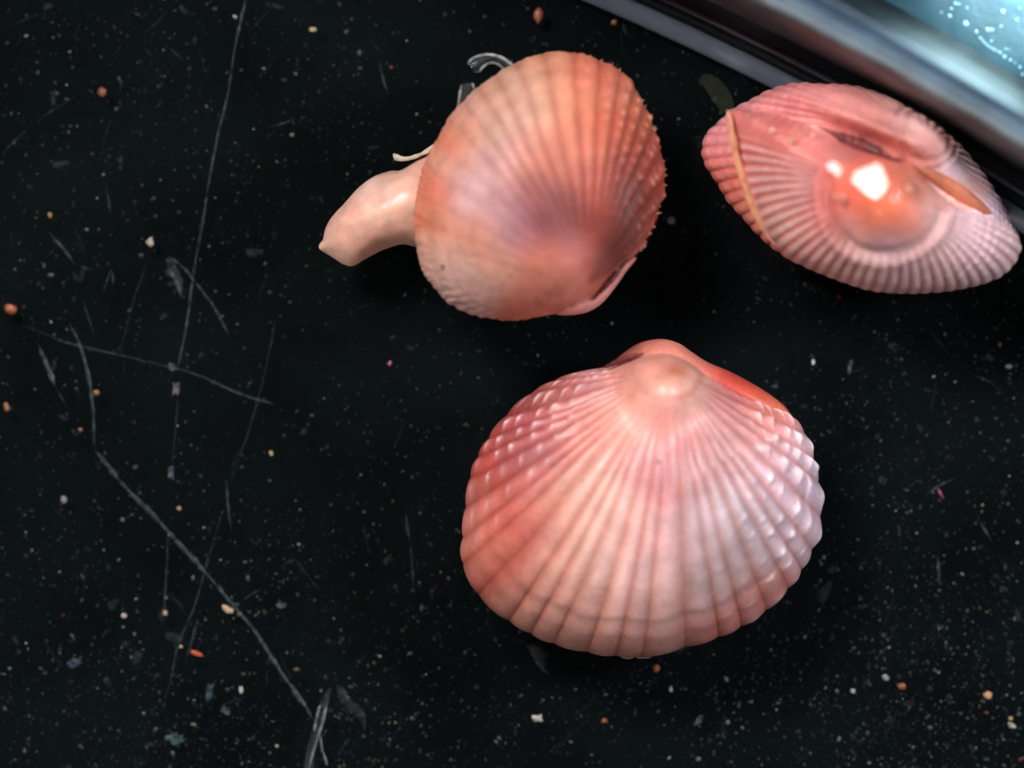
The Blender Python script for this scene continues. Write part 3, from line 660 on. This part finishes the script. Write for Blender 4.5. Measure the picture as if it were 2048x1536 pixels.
# tiny pale points along the right margin of the upper valve
pts_, fcs_, n0 = [], [], 0
idx = [int((ta1 + (tb1-ta1)*f_) % 1 * NT1) for f_ in np.linspace(.56, .975, 25) + rng.normal(0, .004, 25)]
for ii in idx:
    p0 = outB[ii]; tg = outB[(ii+4) % NT1] - outB[ii-4]; tg = tg/np.linalg.norm(tg); nr_ = p0 - np.array(W(*c1(1180, 800), Z1)); nr_ /= np.linalg.norm(nr_)
    L_ = rng.uniform(.02, .10); w_ = rng.uniform(.02, .045); sk = rng.normal(0, .03)
    b_ = p0 - nr_*.05
    pts_ += [(*(b_ - tg*w_), Z1+.05), (*(b_ + tg*w_), Z1+.05), (*b_, Z1+.16), (*b_, Z1-.03), (*(p0 + nr_*L_*.7 + tg*sk), Z1+.08)]
    fcs_ += [(n0, n0+2, n0+4), (n0+2, n0+1, n0+4), (n0+1, n0+3, n0+4), (n0+3, n0, n0+4)]; n0 += 5
tag(link('margin_points', mesh('margin_points', pts_, fcs_), plain('margin_point', (226, 150, 118), rough=.4, noise=.2, scale=9, sss=.3), sB), kind='stuff')
# soft foot
flesh = shell_material('clam_flesh', rough=.42, coat=.2, sss=.6, bump=.0, scale=3)
OF = [c1(*p) for p in [(720,560),(640,600),(560,640),(480,688),(430,692),(340,722),(250,790),(180,870),(115,940),(80,1000),(68,1055),(50,1080),(48,1104),(70,1122),(120,1152),(180,1190),(230,1195),(290,1162),(380,1112),(480,1082),(560,1097),(680,1120),(760,900)]]
CF = [(*W(*c1(x, y), 1.0), c) for x, y, c in [(400,800,(238,182,168)),(200,930,(240,172,154)),(110,1060,(230,156,140)),(220,1060,(222,146,122)),(350,1000,(226,170,148)),(500,900,(222,160,140)),(600,660,(226,150,132)),(530,1020,(214,158,130)),(60,1100,(238,192,168)),(200,1170,(240,180,150)),(480,740,(230,172,150))]]
def dispF(T, S_, XY, out):
    return .05*vnoise(XY[..., 0]*1.6+3, XY[..., 1]*1.6, 12) + .012*vnoise(XY[..., 0]*7, XY[..., 1]*7, 13) + .03*np.sin(XY[..., 0]*3.0+XY[...,1]*2)*sstep(1,.6,S_)
cF = lambda T, S_, XY: np.clip(1.1 * blend_colour(XY.reshape(-1, 2), CF, .35).reshape(*T.shape, 3), 0, .95)
footU = make_valve('foot', sB, flesh, OF, c1(400, 920), c1(440, 900), 1.15, .95, NT=500, NS=80, disp=dispF, colour=cF, inflate=True)[0]
fl = make_valve('foot_base', sB, flesh, OF, c1(400, 920), c1(440, 900), 1.15, -.95, NT=300, NS=40, colour=cF, inflate=True)[0]
tag(footU, 'pale peach soft foot with a blunt tip')

# ---------------- shell C: tilted shell at upper right, seen from the hinge
K2 = 2.9767
c2 = lambda x, y: (1360 + x / K2, 120 + y / K2)
Z2 = 1.6
O2b = [c2(*p) for p in [(135,520),(160,430),(230,360),(300,300),(440,230),(560,170),(680,142),(800,140),(930,148),(1060,163),(1180,200),(1330,280),(1500,390),(1650,500),(1780,650),(1880,800),
  (1950,930),(2000,1020),(2015,1080),(1950,1180),(1700,1250),(1300,1280),(1000,1260),(800,1240),(700,1205),(560,1130),(450,1030),(380,950),(300,860),(220,740),(150,620)]]
C2b = [(*W(*c2(x, y), Z2), c) for x, y, c in [(220,450,(220,128,134)),(180,600,(220,106,98)),(300,800,(210,96,78)),(400,900,(214,116,92)),(500,240,(228,132,134)),(700,200,(224,126,128)),(850,200,(224,128,130)),
 (1000,200,(228,142,144)),(1040,250,(204,102,92)),(1200,240,(240,182,184)),(1150,330,(216,104,84)),(950,310,(230,134,120)),(800,280,(214,110,104)),(1420,470,(240,140,124)),(1540,520,(226,120,96)),(1500,380,(238,190,198)),
 (1640,560,(236,196,206)),(1700,650,(238,204,222)),(1850,850,(232,200,218)),(1950,1000,(220,182,198)),(1100,430,(214,110,100)),(900,420,(204,88,76)),(1060,500,(130,28,26)),(1280,560,(200,104,86)),(600,330,(204,92,84)),(1700,780,(210,120,88)),(1330,400,(236,166,164))]]
def dispb(T, S_, XY, out):
    u = T * 60
    d = .032 * (ribf(u, .8) - .6) * sstep(.35, .8, S_)
    ce = np.array(W(*c2(1410, 480), Z2)); dist = np.hypot(XY[..., 0]-ce[0], XY[..., 1]-ce[1])
    d -= .05*np.exp(-((dist-.52)/.05)**2) + .035*np.exp(-((dist-.68)/.05)**2)
    f = (S_*22) % 1
    d += .014*np.exp(-((f-.6)/.2)**2) * sstep(.6, .8, S_) * ribf(u)
    return d + .04*vnoise(XY[..., 0]*2, XY[..., 1]*2, 15) + .012*vnoise(XY[..., 0]*9, XY[..., 1]*9, 16)
sC = empty('cockle_shell', (*W(1720, 400), 0))
tag(sC, 'wet shiny pink clam shell beside the dish wall, its two beaks facing up', 'shell')
def colb(T, S_, XY):
    C = blend_colour(XY.reshape(-1, 2), C2b, .26).reshape(*T.shape, 3)
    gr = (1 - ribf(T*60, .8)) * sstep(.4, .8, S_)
    C = C*.88 + np.array([.66, .42, .40])*.12  # pale veil mixed into the pigment imitates haze over the shell
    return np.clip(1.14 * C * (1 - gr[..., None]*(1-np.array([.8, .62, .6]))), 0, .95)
trench = [(*c2(1060, 480), .50, .09, -.42, -.25), (*c2(1090, 445), .80, .14, -.42, .42)]
oCb, DCb, outCb = make_valve('rear_valve', sC, shell_wet, O2b, c2(1400, 520), c2(1000, 600), Z2, 1.5, NT=1100, NS=220, disp=dispb, colour=colb, pa=2.4, pb=.5,
   bumps_px=[(*c2(1400, 470), .55, .5, 0, .75), (*c2(1000, 290), 1.2, .3, -.35, .35)] + trench)
make_valve('rear_valve_base', sC, shell_wet, O2b, c2(1400, 520), c2(1000, 600), Z2, -1.55, NT=400, NS=50, colour=flatcol(C2b), pa=2.4, pb=.5)
Z2f = 2.15
O2f = [c2(*p) for p in [(290,300),(450,300),(620,330),(760,385),(900,455),(1050,530),(1200,585),(1320,615),(1400,650),(1500,745),(1620,850),(1740,920),(1880,950),(1975,1000),(2032,1080),
  (2034,1130),(2000,1210),(1930,1280),(1800,1335),(1620,1372),(1450,1388),(1300,1388),(1150,1372),(1000,1332),(850,1272),(720,1215),(600,1135),(500,1010),(430,880),(375,740),(340,600),(310,450)]]
NT2 = 1600
ta2, tb2 = tfrac(O2f, c2(1880, 950), c2(300, 400), NT2)
C2f = [(*W(*c2(x, y), 2.4), c) for x, y, c in [(400,400,(210,102,94)),(600,330,(196,76,70)),(800,400,(222,122,110)),(900,480,(212,104,94)),(1050,560,(206,96,86)),(1250,620,(206,108,90)),(500,550,(200,80,68)),
 (700,600,(214,90,78)),(500,750,(208,112,104)),(700,800,(214,124,116)),(600,1000,(208,138,124)),(760,900,(204,76,66)),(850,980,(216,102,92)),(900,1050,(220,134,130)),(1150,700,(238,104,76)),(1000,800,(236,96,66)),
 (1100,950,(238,104,60)),(1300,1000,(228,98,56)),(1350,800,(214,98,62)),(1450,900,(224,154,146)),(1400,700,(208,118,86)),(1200,1140,(210,148,156)),(1400,1080,(214,154,150)),(1000,1150,(220,158,154)),
 (900,1200,(208,142,132)),(1100,1300,(220,164,154)),(1300,1250,(214,158,154)),(1500,1250,(214,154,150)),(1700,1280,(214,158,160)),(1550,950,(204,154,156)),(1650,950,(210,164,170)),(1750,1050,(220,170,182)),
 (1900,1150,(220,164,170)),(1800,940,(214,160,158)),(1950,1250,(208,154,150)),(1540,850,(206,140,124))]]
NR2 = 36
ju = c2(1170, 830)
j2 = rng.uniform(0, 1, 64)
def ph2(T):
    u = (T - ta2) / (tb2 - ta2); return u, u * NR2
def disp2(T, S_, XY, out):
    u, ph = ph2(T)
    ce = np.array(W(*ju, 2.4)); dist = np.hypot(XY[..., 0]-ce[0], XY[..., 1]-ce[1])
    mk = sstep(0, .03, u) * sstep(1.0, .96, u)
    A = .045 * sstep(1.0, 1.45, dist) * (1 - .5*sstep(1.8, 2.5, dist) * sstep(.5, .7, u))
    d = A * (ribf(ph, .85) - .6) * mk
    d -= .10 * np.exp(-((dist - 1.14) / .09) ** 2) * mk
    d += .035 * np.exp(-((dist - 1.32) / .08) ** 2) * mk
    f = (dist * 6.2 + .2*np.sin(u*30)) % 1
    d += .026 * np.exp(-((f-.5)/.22)**2) * sstep(.34, .2, u) * sstep(1.3, 1.7, dist) * ribf(ph)
    f = (dist * 5.0) % 1
    d -= .010 * np.exp(-((f-.5)/.15)**2) * sstep(1.4, 1.8, dist) * mk
    return (d + .035*vnoise(XY[..., 0]*2, XY[..., 1]*2, 17) + .010*vnoise(XY[..., 0]*9, XY[..., 1]*9, 18)) * (1 - .6*sstep(.88, 1, S_))
def col2(T, S_, XY):
    C = blend_colour(XY.reshape(-1, 2), C2f, .27).reshape(*T.shape, 3)
    u, ph = ph2(T); ce = np.array(W(*ju, 2.4)); dist = np.hypot(XY[..., 0]-ce[0], XY[..., 1]-ce[1])
    mk = sstep(0, .03, u) * sstep(1.0, .96, u) * sstep(1.05, 1.5, dist)
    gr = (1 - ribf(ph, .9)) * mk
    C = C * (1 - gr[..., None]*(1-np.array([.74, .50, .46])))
    pk = (ribf(ph, 3)) * mk * .42
    C = C*(1-pk[..., None]) + np.array([.86, .66, .66])*pk[..., None]
    um_ = (1 - sstep(.85, 1.15, dist))[..., None]
    C = C*(1-.10*(1-um_)) + np.array([.70, .46, .44])*.10*(1-um_)  # the same painted haze veil, kept off the beak
    rd = (np.exp(-((dist-1.22)/.12)**2) * sstep(.5, .75, u) * sstep(1.0, .93, u))[..., None]; C = C*(1 - .5*rd*(1-np.array([.9, .35, .3])))
    return np.clip(C * 1.16, 0, .95)
bumpsf = [(*c2(1150, 850), .72, .72, 0, .80)]
def bend2(t):
    u = (t - ta2) / (tb2 - ta2); uc = np.clip(u, 0, 1); return .24*np.sin(2*np.pi*uc)
oCf, DCf, outCf = make_valve('front_valve', sC, shell_wet, O2f, ju, c2(1130, 870), Z2f, 1.9, NT=NT2, NS=300, disp=disp2, colour=col2, pa=2.3, pb=.5,
   bumps_px=bumpsf, bend=bend2, zref=2.4)
# orange margin band of the front valve
def tube(name, pts3, rad, mat, parent=None, nr=10, flat=1.0, n=80, wob=.10):
    q = spline(pts3, n, False); d = np.gradient(q, axis=0); d /= np.linalg.norm(d, axis=1, keepdims=True)
    up = np.array([0, 0, 1.0]); s = np.cross(d, up); s /= np.linalg.norm(s, axis=1, keepdims=True) + 1e-9; v_ = np.cross(s, d)
    a = np.linspace(0, 2*np.pi, nr, endpoint=False); rad = np.interp(np.linspace(0, 1, n), np.linspace(0, 1, len(rad)), rad) if hasattr(rad, '__len__') else np.full(n, rad)
    e = np.minimum(np.arange(n), np.arange(n)[::-1]) / (n * .08); rad = rad * np.clip(np.sqrt(np.clip(e, 0.002, 1)), 0, 1)
    rad = rad * (1 + wob*np.interp(np.arange(n), np.linspace(0, n-1, 22), rng.normal(0, 1, 22)))
    P = q[:, None, :] + s[:, None, :]*(np.cos(a)[None, :, None]*rad[:, None, None]) + v_[:, None, :]*(np.sin(a)[None, :, None]*rad[:, None, None]*flat)
    P = np.concatenate([P, P[:, :1]], 1)
    return link(name, gridmesh(name, P), mat, parent)
pb = []
for x, y, z in [(283,295,2.9),(298,380,2.85),(318,480,2.8),(345,600,2.75),(385,720,2.7),(430,850,2.6),(490,980,2.5),(570,1085,2.35),(650,1165,2.15),(740,1225,1.9)]:
    pb.append((*W(*c2(x, y), z), z))
tube('margin_band', pb, [.085, .07, .06, .07, .09, .085, .075, .06, .045, .02], plain('orange_margin', (224, 150, 116), rough=.5, noise=.3, scale=4, sss=.3), sC, flat=.8, n=140, wob=.2)
# dark tube painting the shade in the hinge gap of the middle shell
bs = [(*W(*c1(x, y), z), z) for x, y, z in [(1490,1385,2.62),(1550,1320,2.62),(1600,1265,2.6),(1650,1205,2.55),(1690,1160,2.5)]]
tube('hinge_slit_shade', bs, [.02, .05, .06, .05, .02], slit_shade_mat, sB, flat=.5, n=60)
for nm_, pt_, rd_, pr_ in tube_jobs: tube(nm_, pt_, rd_, slit_shade_mat, pr_, flat=.5, n=60)
# ligament, and a dark tube painting the shade of the hinge slit
def surfz(px, py):
    zz = 2.8
    for _ in range(3):
        X0, Y0 = W(px, py, zz); zz = float(max(DCf.z(np.array([X0]), np.array([Y0]))[0], DCb.z(np.array([X0]), np.array([Y0]))[0]))
    return zz
lg = []
for x, y, z in [(1390,622,3.12),(1500,685,3.02),(1600,750,2.95),(1700,822,2.85),(1800,890,2.72),(1870,930,2.6)]:
    z = surfz(*c2(x, y)) + .0; lg.append((*W(*c2(x, y), z), z))
tube('ligament', lg, [.05, .10, .15, .17, .13, .03], plain('ligament_amber', (190, 106, 74), rough=.6, noise=.3, scale=3, sss=.2), sC, flat=.7, n=90, nr=20, wob=.015)
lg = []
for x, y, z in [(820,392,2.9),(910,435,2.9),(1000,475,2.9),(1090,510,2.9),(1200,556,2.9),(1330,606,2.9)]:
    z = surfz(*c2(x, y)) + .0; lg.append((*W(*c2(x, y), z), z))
tube('hinge_slit_shade', lg, [.02, .05, .11, .12, .08, .04], slit_shade_mat, sC, flat=.5, n=90)
# water film over the beak, with caps added to mirror the lamps
film = clear_film('water_film', rough=0.035, ior=1.42)
wx0, wy0 = c2(330, 260); wx1, wy1 = c2(1560, 1130); nx, ny = 300, 220
gx, gy = np.meshgrid(np.linspace(wx0, wx1, nx), np.linspace(wy0, wy1, ny), indexing='ij')
kk = (CAMH - 2.4) / CAMH
FX, FY = (gx - 1024)/100*kk, (768 - gy)/100*kk
FZ = DCf.z(FX, FY)
base_back = DCb.z(FX, FY)
FZ = np.maximum(FZ, base_back)
ex, ey = c2(900, 650)
# tapering edge
ex, ey = gx - c2(900, 645)[0], gy - c2(900, 645)[1]
ell = np.hypot((ex*.906 + ey*.423) / (640/K2), (ey*.906 - ex*.423) / (335/K2))
FZ = FZ + .055 - .06*sstep(.7, 1.0, ell) + .010*vnoise(FX*3, FY*3, 21)
# gently curved caps, shaped and tilted so each mirrors a lamp as a highlight
for (bx, by, rho_, kap, lift, gx_, gy_) in ((1095, 720, .80, .055, .20, .31, -.20), (868, 655, .27, .32, .09, .31, -.20), (697, 342, .30, .28, .34, .31, -.20), (1375, 925, .30, .28, .08, -.355, -.077)):
    X0, Y0 = W(*c2(bx, by), 3.2); dx, dy = FX - X0, FY - Y0; r2 = dx*dx + dy*dy
    i0 = np.argmin(r2); zc = FZ.reshape(-1)[i0] + lift
    tgt = zc + gx_*dx + gy_*dy - kap*r2/2
    wgt = np.exp(-(np.sqrt(r2) / rho_ * (1 + .12*np.sin(3*np.arctan2(dy, dx) + bx))) ** 4)
    FZ = FZ*(1-wgt) + tgt*wgt
P = np.stack([FX, FY, np.maximum(FZ, .3)], -1)
me = upgrid('water_film', P)
import bmesh
bm = bmesh.new(); bm.from_mesh(me); bm.verts.ensure_lookup_table()
el_f = ell.reshape(-1); gx_f = gx.reshape(-1); kill = [v_ for v_ in bm.verts if el_f[v_.index] > 1.0 or gx_f[v_.index] > c2(1490, 0)[0]]
over = ((base_back > DCf.z(FX, FY) + .12) & (gx > c2(860, 0)[0])).reshape(-1)
kill = list(set(kill) | {v_ for v_ in bm.verts if over[v_.index]})
bmesh.ops.delete(bm, geom=kill, context='VERTS'); bm.to_mesh(me); bm.free()
wf = link('water_film', me, film); tag(wf, 'clear wet film of water shining over the beak of the shell at the upper right', 'water')
# small round bubbles on the wet shell
import mathutils
def ball(name, px, py, z, rpx, mat, squash=1.0, seed=0):
    bm = bmesh.new(); bmesh.ops.create_uvsphere(bm, u_segments=20, v_segments=12, radius=rpx/100.0)
    for v_ in bm.verts: v_.co.z *= squash
    for f_ in bm.faces: f_.smooth = True
    me = bpy.data.meshes.new(name); bm.to_mesh(me); bm.free()
    o = link(name, me, mat); o.location = (*W(px, py, z), z); return o
bub = clear_film('bubble_skin', rough=.08, ior=1.6, haze=.6, hazecol=(.9, .42, .30))
for x, y, r_, lab in [(550,420,7,'leftmost of the small round bubbles on the wet shell, left of the upper highlight'), (660,480,7,'small round bubble below the upper bright highlight on the wet shell'), (790,450,7,'small round bubble right of the upper bright highlight on the wet shell'),
                   (962,820,8,'small round bubble at the lower left of the largest highlight'), (920,810,5,'tiny bubble touching the one left of the largest highlight'), (1365,765,9,'largest bubble, on the orange beak right of the big highlight'), (1240,790,6,'faint bubble between the big highlight and the largest bubble')]:
    X0, Y0 = W(*c2(x, y), 3.6)
    zz = float(max(DCf.z(np.array([X0]), np.array([Y0]))[0], DCb.z(np.array([X0]), np.array([Y0]))[0])) + .14
    tag(ball('bubble', *c2(x, y), zz, r_, bub), lab, 'bubble', 'bubbles on the wet shell')

# ---------------- debris near the shells
pale = plain('pale_bristle', (196, 180, 160), rough=.5, noise=.25, scale=9)
pts = [(*W(*c1(x, y), z), z) for x, y, z in [(442,602,1.0),(468,625,1.05),(520,628,1.15),(590,605,1.3),(650,570,1.4),(700,540,1.5)]]
tag(tube('bristle', pts, [.07, .05, .04, .04, .05, .05], pale, flat=.6, n=60), 'pale bristle sticking out from the shell above the soft foot', 'bristle')
glass = clear_film('clear_shard', rough=.1, ior=1.5, haze=.06, hazecol=(.6, .62, .66))
rimm = plain('shard_edge', (190, 186, 182), rough=.25, noise=.5, scale=16, coat=.6)
def shard(pts_top, pts_bot, lab, hz=.10, edge=True):
    """clear curved sliver: outline closed from an upper and a lower edge"""
    n = 60; a = spline([W(*p) for p in pts_top], n, False); b = spline([W(*p) for p in pts_bot], n, False)
    m = 9; P = np.zeros((n, m, 3))
    for j in range(m):
        f = j/(m-1); P[:, j, :2] = a*(1-f) + b*f; P[:, j, 2] = hz*math.sin(math.pi*f)*.9 + .02
    root = empty('clear_shard', (*P[n//2, m//2, :2], 0)); tag(root, lab, 'shard')
    link('body', upgrid('body', P), glass, root)
    for e in (0, m-1):
        q = P[:, e]; rad = rng.uniform(.004, .022, 16)
        tube('rim', [tuple(v_) for v_ in q[::4]] + [tuple(q[-1])], rad, rimm, root, nr=6, n=120)
    return root
shard([(935,128),(945,117),(960,111),(978,109),(995,112),(1010,119),(1030,135)], [(948,143),(958,143),(966,134),(978,126),(990,126),(1000,131),(1012,145)],
      'clear curved shard with a bright rim poking out above the open shell', hz=.22)
shard([(923,170),(918,200),(914,235)], [(945,166),(950,185),(956,215)], 'dark clear shard half hidden by the left edge of the open shell', hz=.12)
sliver = empty('clear_sliver', (*W(630, 1460), 0)); tag(sliver, 'glossy clear sliver with bright glints at the bottom edge, where the thick scratch ends', 'sliver')
gsl = clear_film('sliver_plastic', rough=.12, ior=1.45, haze=0.08, hazecol=(.40, .42, .45), patch=True)
shiny = plain('sliver_ridge', (120, 122, 126), rough=.12, noise=.6, scale=6, coat=.9)
n = 60; a = spline([W(*p) for p in [(660,1375),(642,1400),(632,1440),(622,1470),(612,1510),(608,1545)]], n, False); b = spline([W(*p) for p in [(664,1376),(655,1415),(646,1450),(638,1480),(630,1510),(626,1545)]], n, False)
P = np.zeros((n, 9, 3))
for j in range(9):
    f = j/8; P[:, j, :2] = a*(1-f)+b*f; P[:, j, 2] = .02+.09*math.sin(math.pi*f)+.015*math.cos(j*2.5)
link('body', upgrid('body', P), gsl, sliver)
for pl, wd in (([(656,1400),(650,1425),(644,1450),(634,1480),(622,1520),(616,1545)],.022), ([(640,1410),(632,1440),(628,1465)],.018), ([(640,1470),(645,1500),(656,1532)],.015)):
    tube('ridge', [(*W(*p, .1), .1) for p in pl], [wd*.4, wd*1.5, wd*.6, wd*1.2, wd*.5], shiny, sliver, nr=8, n=60)
# thin dull film flakes
ff = clear_film('film_flake', rough=.4, ior=1.2, haze=0.13, hazecol=tuple(lin((105, 110, 112))), patch=True)
def flake(ptsL, ptsR, lab, seed):
    n = 40; a = spline([W(*p) for p in ptsL], n, False); b = spline([W(*p) for p in ptsR], n, False)
    r = np.random.default_rng(seed); a = a + r.normal(0, .012, a.shape); b = b + r.normal(0, .012, b.shape); P = np.zeros((n, 7, 3))
    for j in range(7):
        f = j/6; P[:, j, :2] = a*(1-f)+b*f; P[:, j, 2] = .015+.035*math.sin(math.pi*f)
    tag(link('film_flake', upgrid('film_flake', P), ff), lab, 'flake')
flake([(672,1372),(680,1400),(705,1425),(722,1440),(728,1462)], [(688,1375),(700,1398),(718,1412),(730,1430),(733,1458)], 'dull grey bent flake right of the glossy sliver at the bottom', 1)
flake([(1054,1290),(1066,1315),(1078,1335),(1090,1345)], [(1082,1288),(1094,1305),(1090,1325),(1092,1343)], 'dull grey pointed flake under the lower shell', 2)
flake([(330,515),(345,555),(360,590)], [(345,520),(362,555),(366,592)], 'small dull flake left of the long scratch at mid height', 3)
fm = clear_film('green_reflection_sheet', rough=.4, ior=1.2, haze=0.055, hazecol=tuple(lin((126, 132, 88))))  # thin sheet imitating a blurred greenish reflection
n = 50; q = spline([W(*p, 2.4) for p in [(1412,138),(1432,155),(1444,180),(1452,205),(1456,225)]], n, False)
P = np.zeros((n, 9, 3)); d = np.gradient(q, axis=0); d /= np.linalg.norm(d, axis=1, keepdims=True)
for j in range(9):
    f = (j/8-.5)*2; wd = .19*np.sin(np.linspace(.3, 2.7, n))**.6; P[:, j, 0] = q[:, 0]-d[:, 1]*wd*f; P[:, j, 1] = q[:, 1]+d[:, 0]*wd*f; P[:, j, 2] = np.linspace(.25, 2.5, n)+.12*(1-f*f)
tag(link('reflection_strand', upgrid('reflection_strand', P), fm), 'faint olive strand standing in for a blurred reflection beside the left tip of the wet shell', 'strand')
# chips of shell on the margin and dark specks on the valves
chip = [(1253,1314,14,5,5,(236,190,170)),(1290,1313,16,5,-3,(240,180,160))]
for x, y, rx, ry, an, c_ in chip:
    tag(lump('margin_chip', x, y, rx, ry, an, c_, int(x), z=1.45, hz=1.2, jag=.15), 'pale chip on the bottom margin of the lower shell, ' + ('left' if x < 1270 else 'right') + ' one of two', 'chip')
def on(D, px, py, zg):
    X0, Y0 = W(px, py, zg); return float(D.z(np.array([X0]), np.array([Y0]))[0])
for D, x, y, r_, c_, lab in ((DB, 885, 533, 4, (70,40,50), 'small dark speck on the lower left of the open orange shell'), (DA, 1317, 924, 4, (150,50,45), 'small dark red speck in the middle of the lower shell'),
                      (DA, 1125, 1251, 2.5, (70,50,45), 'tiny black speck near the lower left margin of the lower shell'), (DA, 1248, 1272, 2.5, (90,60,50), 'tiny dark speck near the bottom margin of the lower shell')):
    zz = on(D, x, y, 2.5); zz = on(D, x, y, zz)
    tag(lump('dark_speck', x, y, r_, r_, 0, c_, int(x), z=zz+.03), lab, 'speck')
# ---------------- droplets on the tray beyond the dish wall
drop = plain('droplet_white', (150, 190, 200), rough=.15, noise=.05, coat=.8)
c4 = lambda x, y: (1648 + x/3.84, y/3.84)
DR = [(1170,245,4),(1196,290,3),(1212,305,3),(1228,322,3),(1245,338,3),(1260,352,3),(1280,366,3.5),(1305,380,4),(1330,393,3),(1352,404,4),(1385,436,5),(1430,460,4),(1465,482,2.5),(1505,516,4),(1525,572,4),
      (1375,88,5),(1085,180,6),(1098,186,4),(1258,228,5),(1290,228,4),(965,122,5),(978,66,3.5),(1008,26,4),(1035,30,3),(900,95,3),(1285,315,3),(1395,378,3),(1420,380,2.5),(1100,60,3),(1360,200,3),(1480,150,3),(1500,60,3)]
for i, (x, y, r_) in enumerate(DR):
    X, Y = c4(x, y)
    ch = i < 15
    tag(ball('droplet', X, Y, -.40, r_*.8, drop, squash=.6), 'tiny white droplet in the beaded line on the teal tray' if ch else 'tiny white droplet scattered on the teal tray beyond the dish', 'droplet', 'droplets in the beaded line' if ch else 'scattered droplets on the tray')
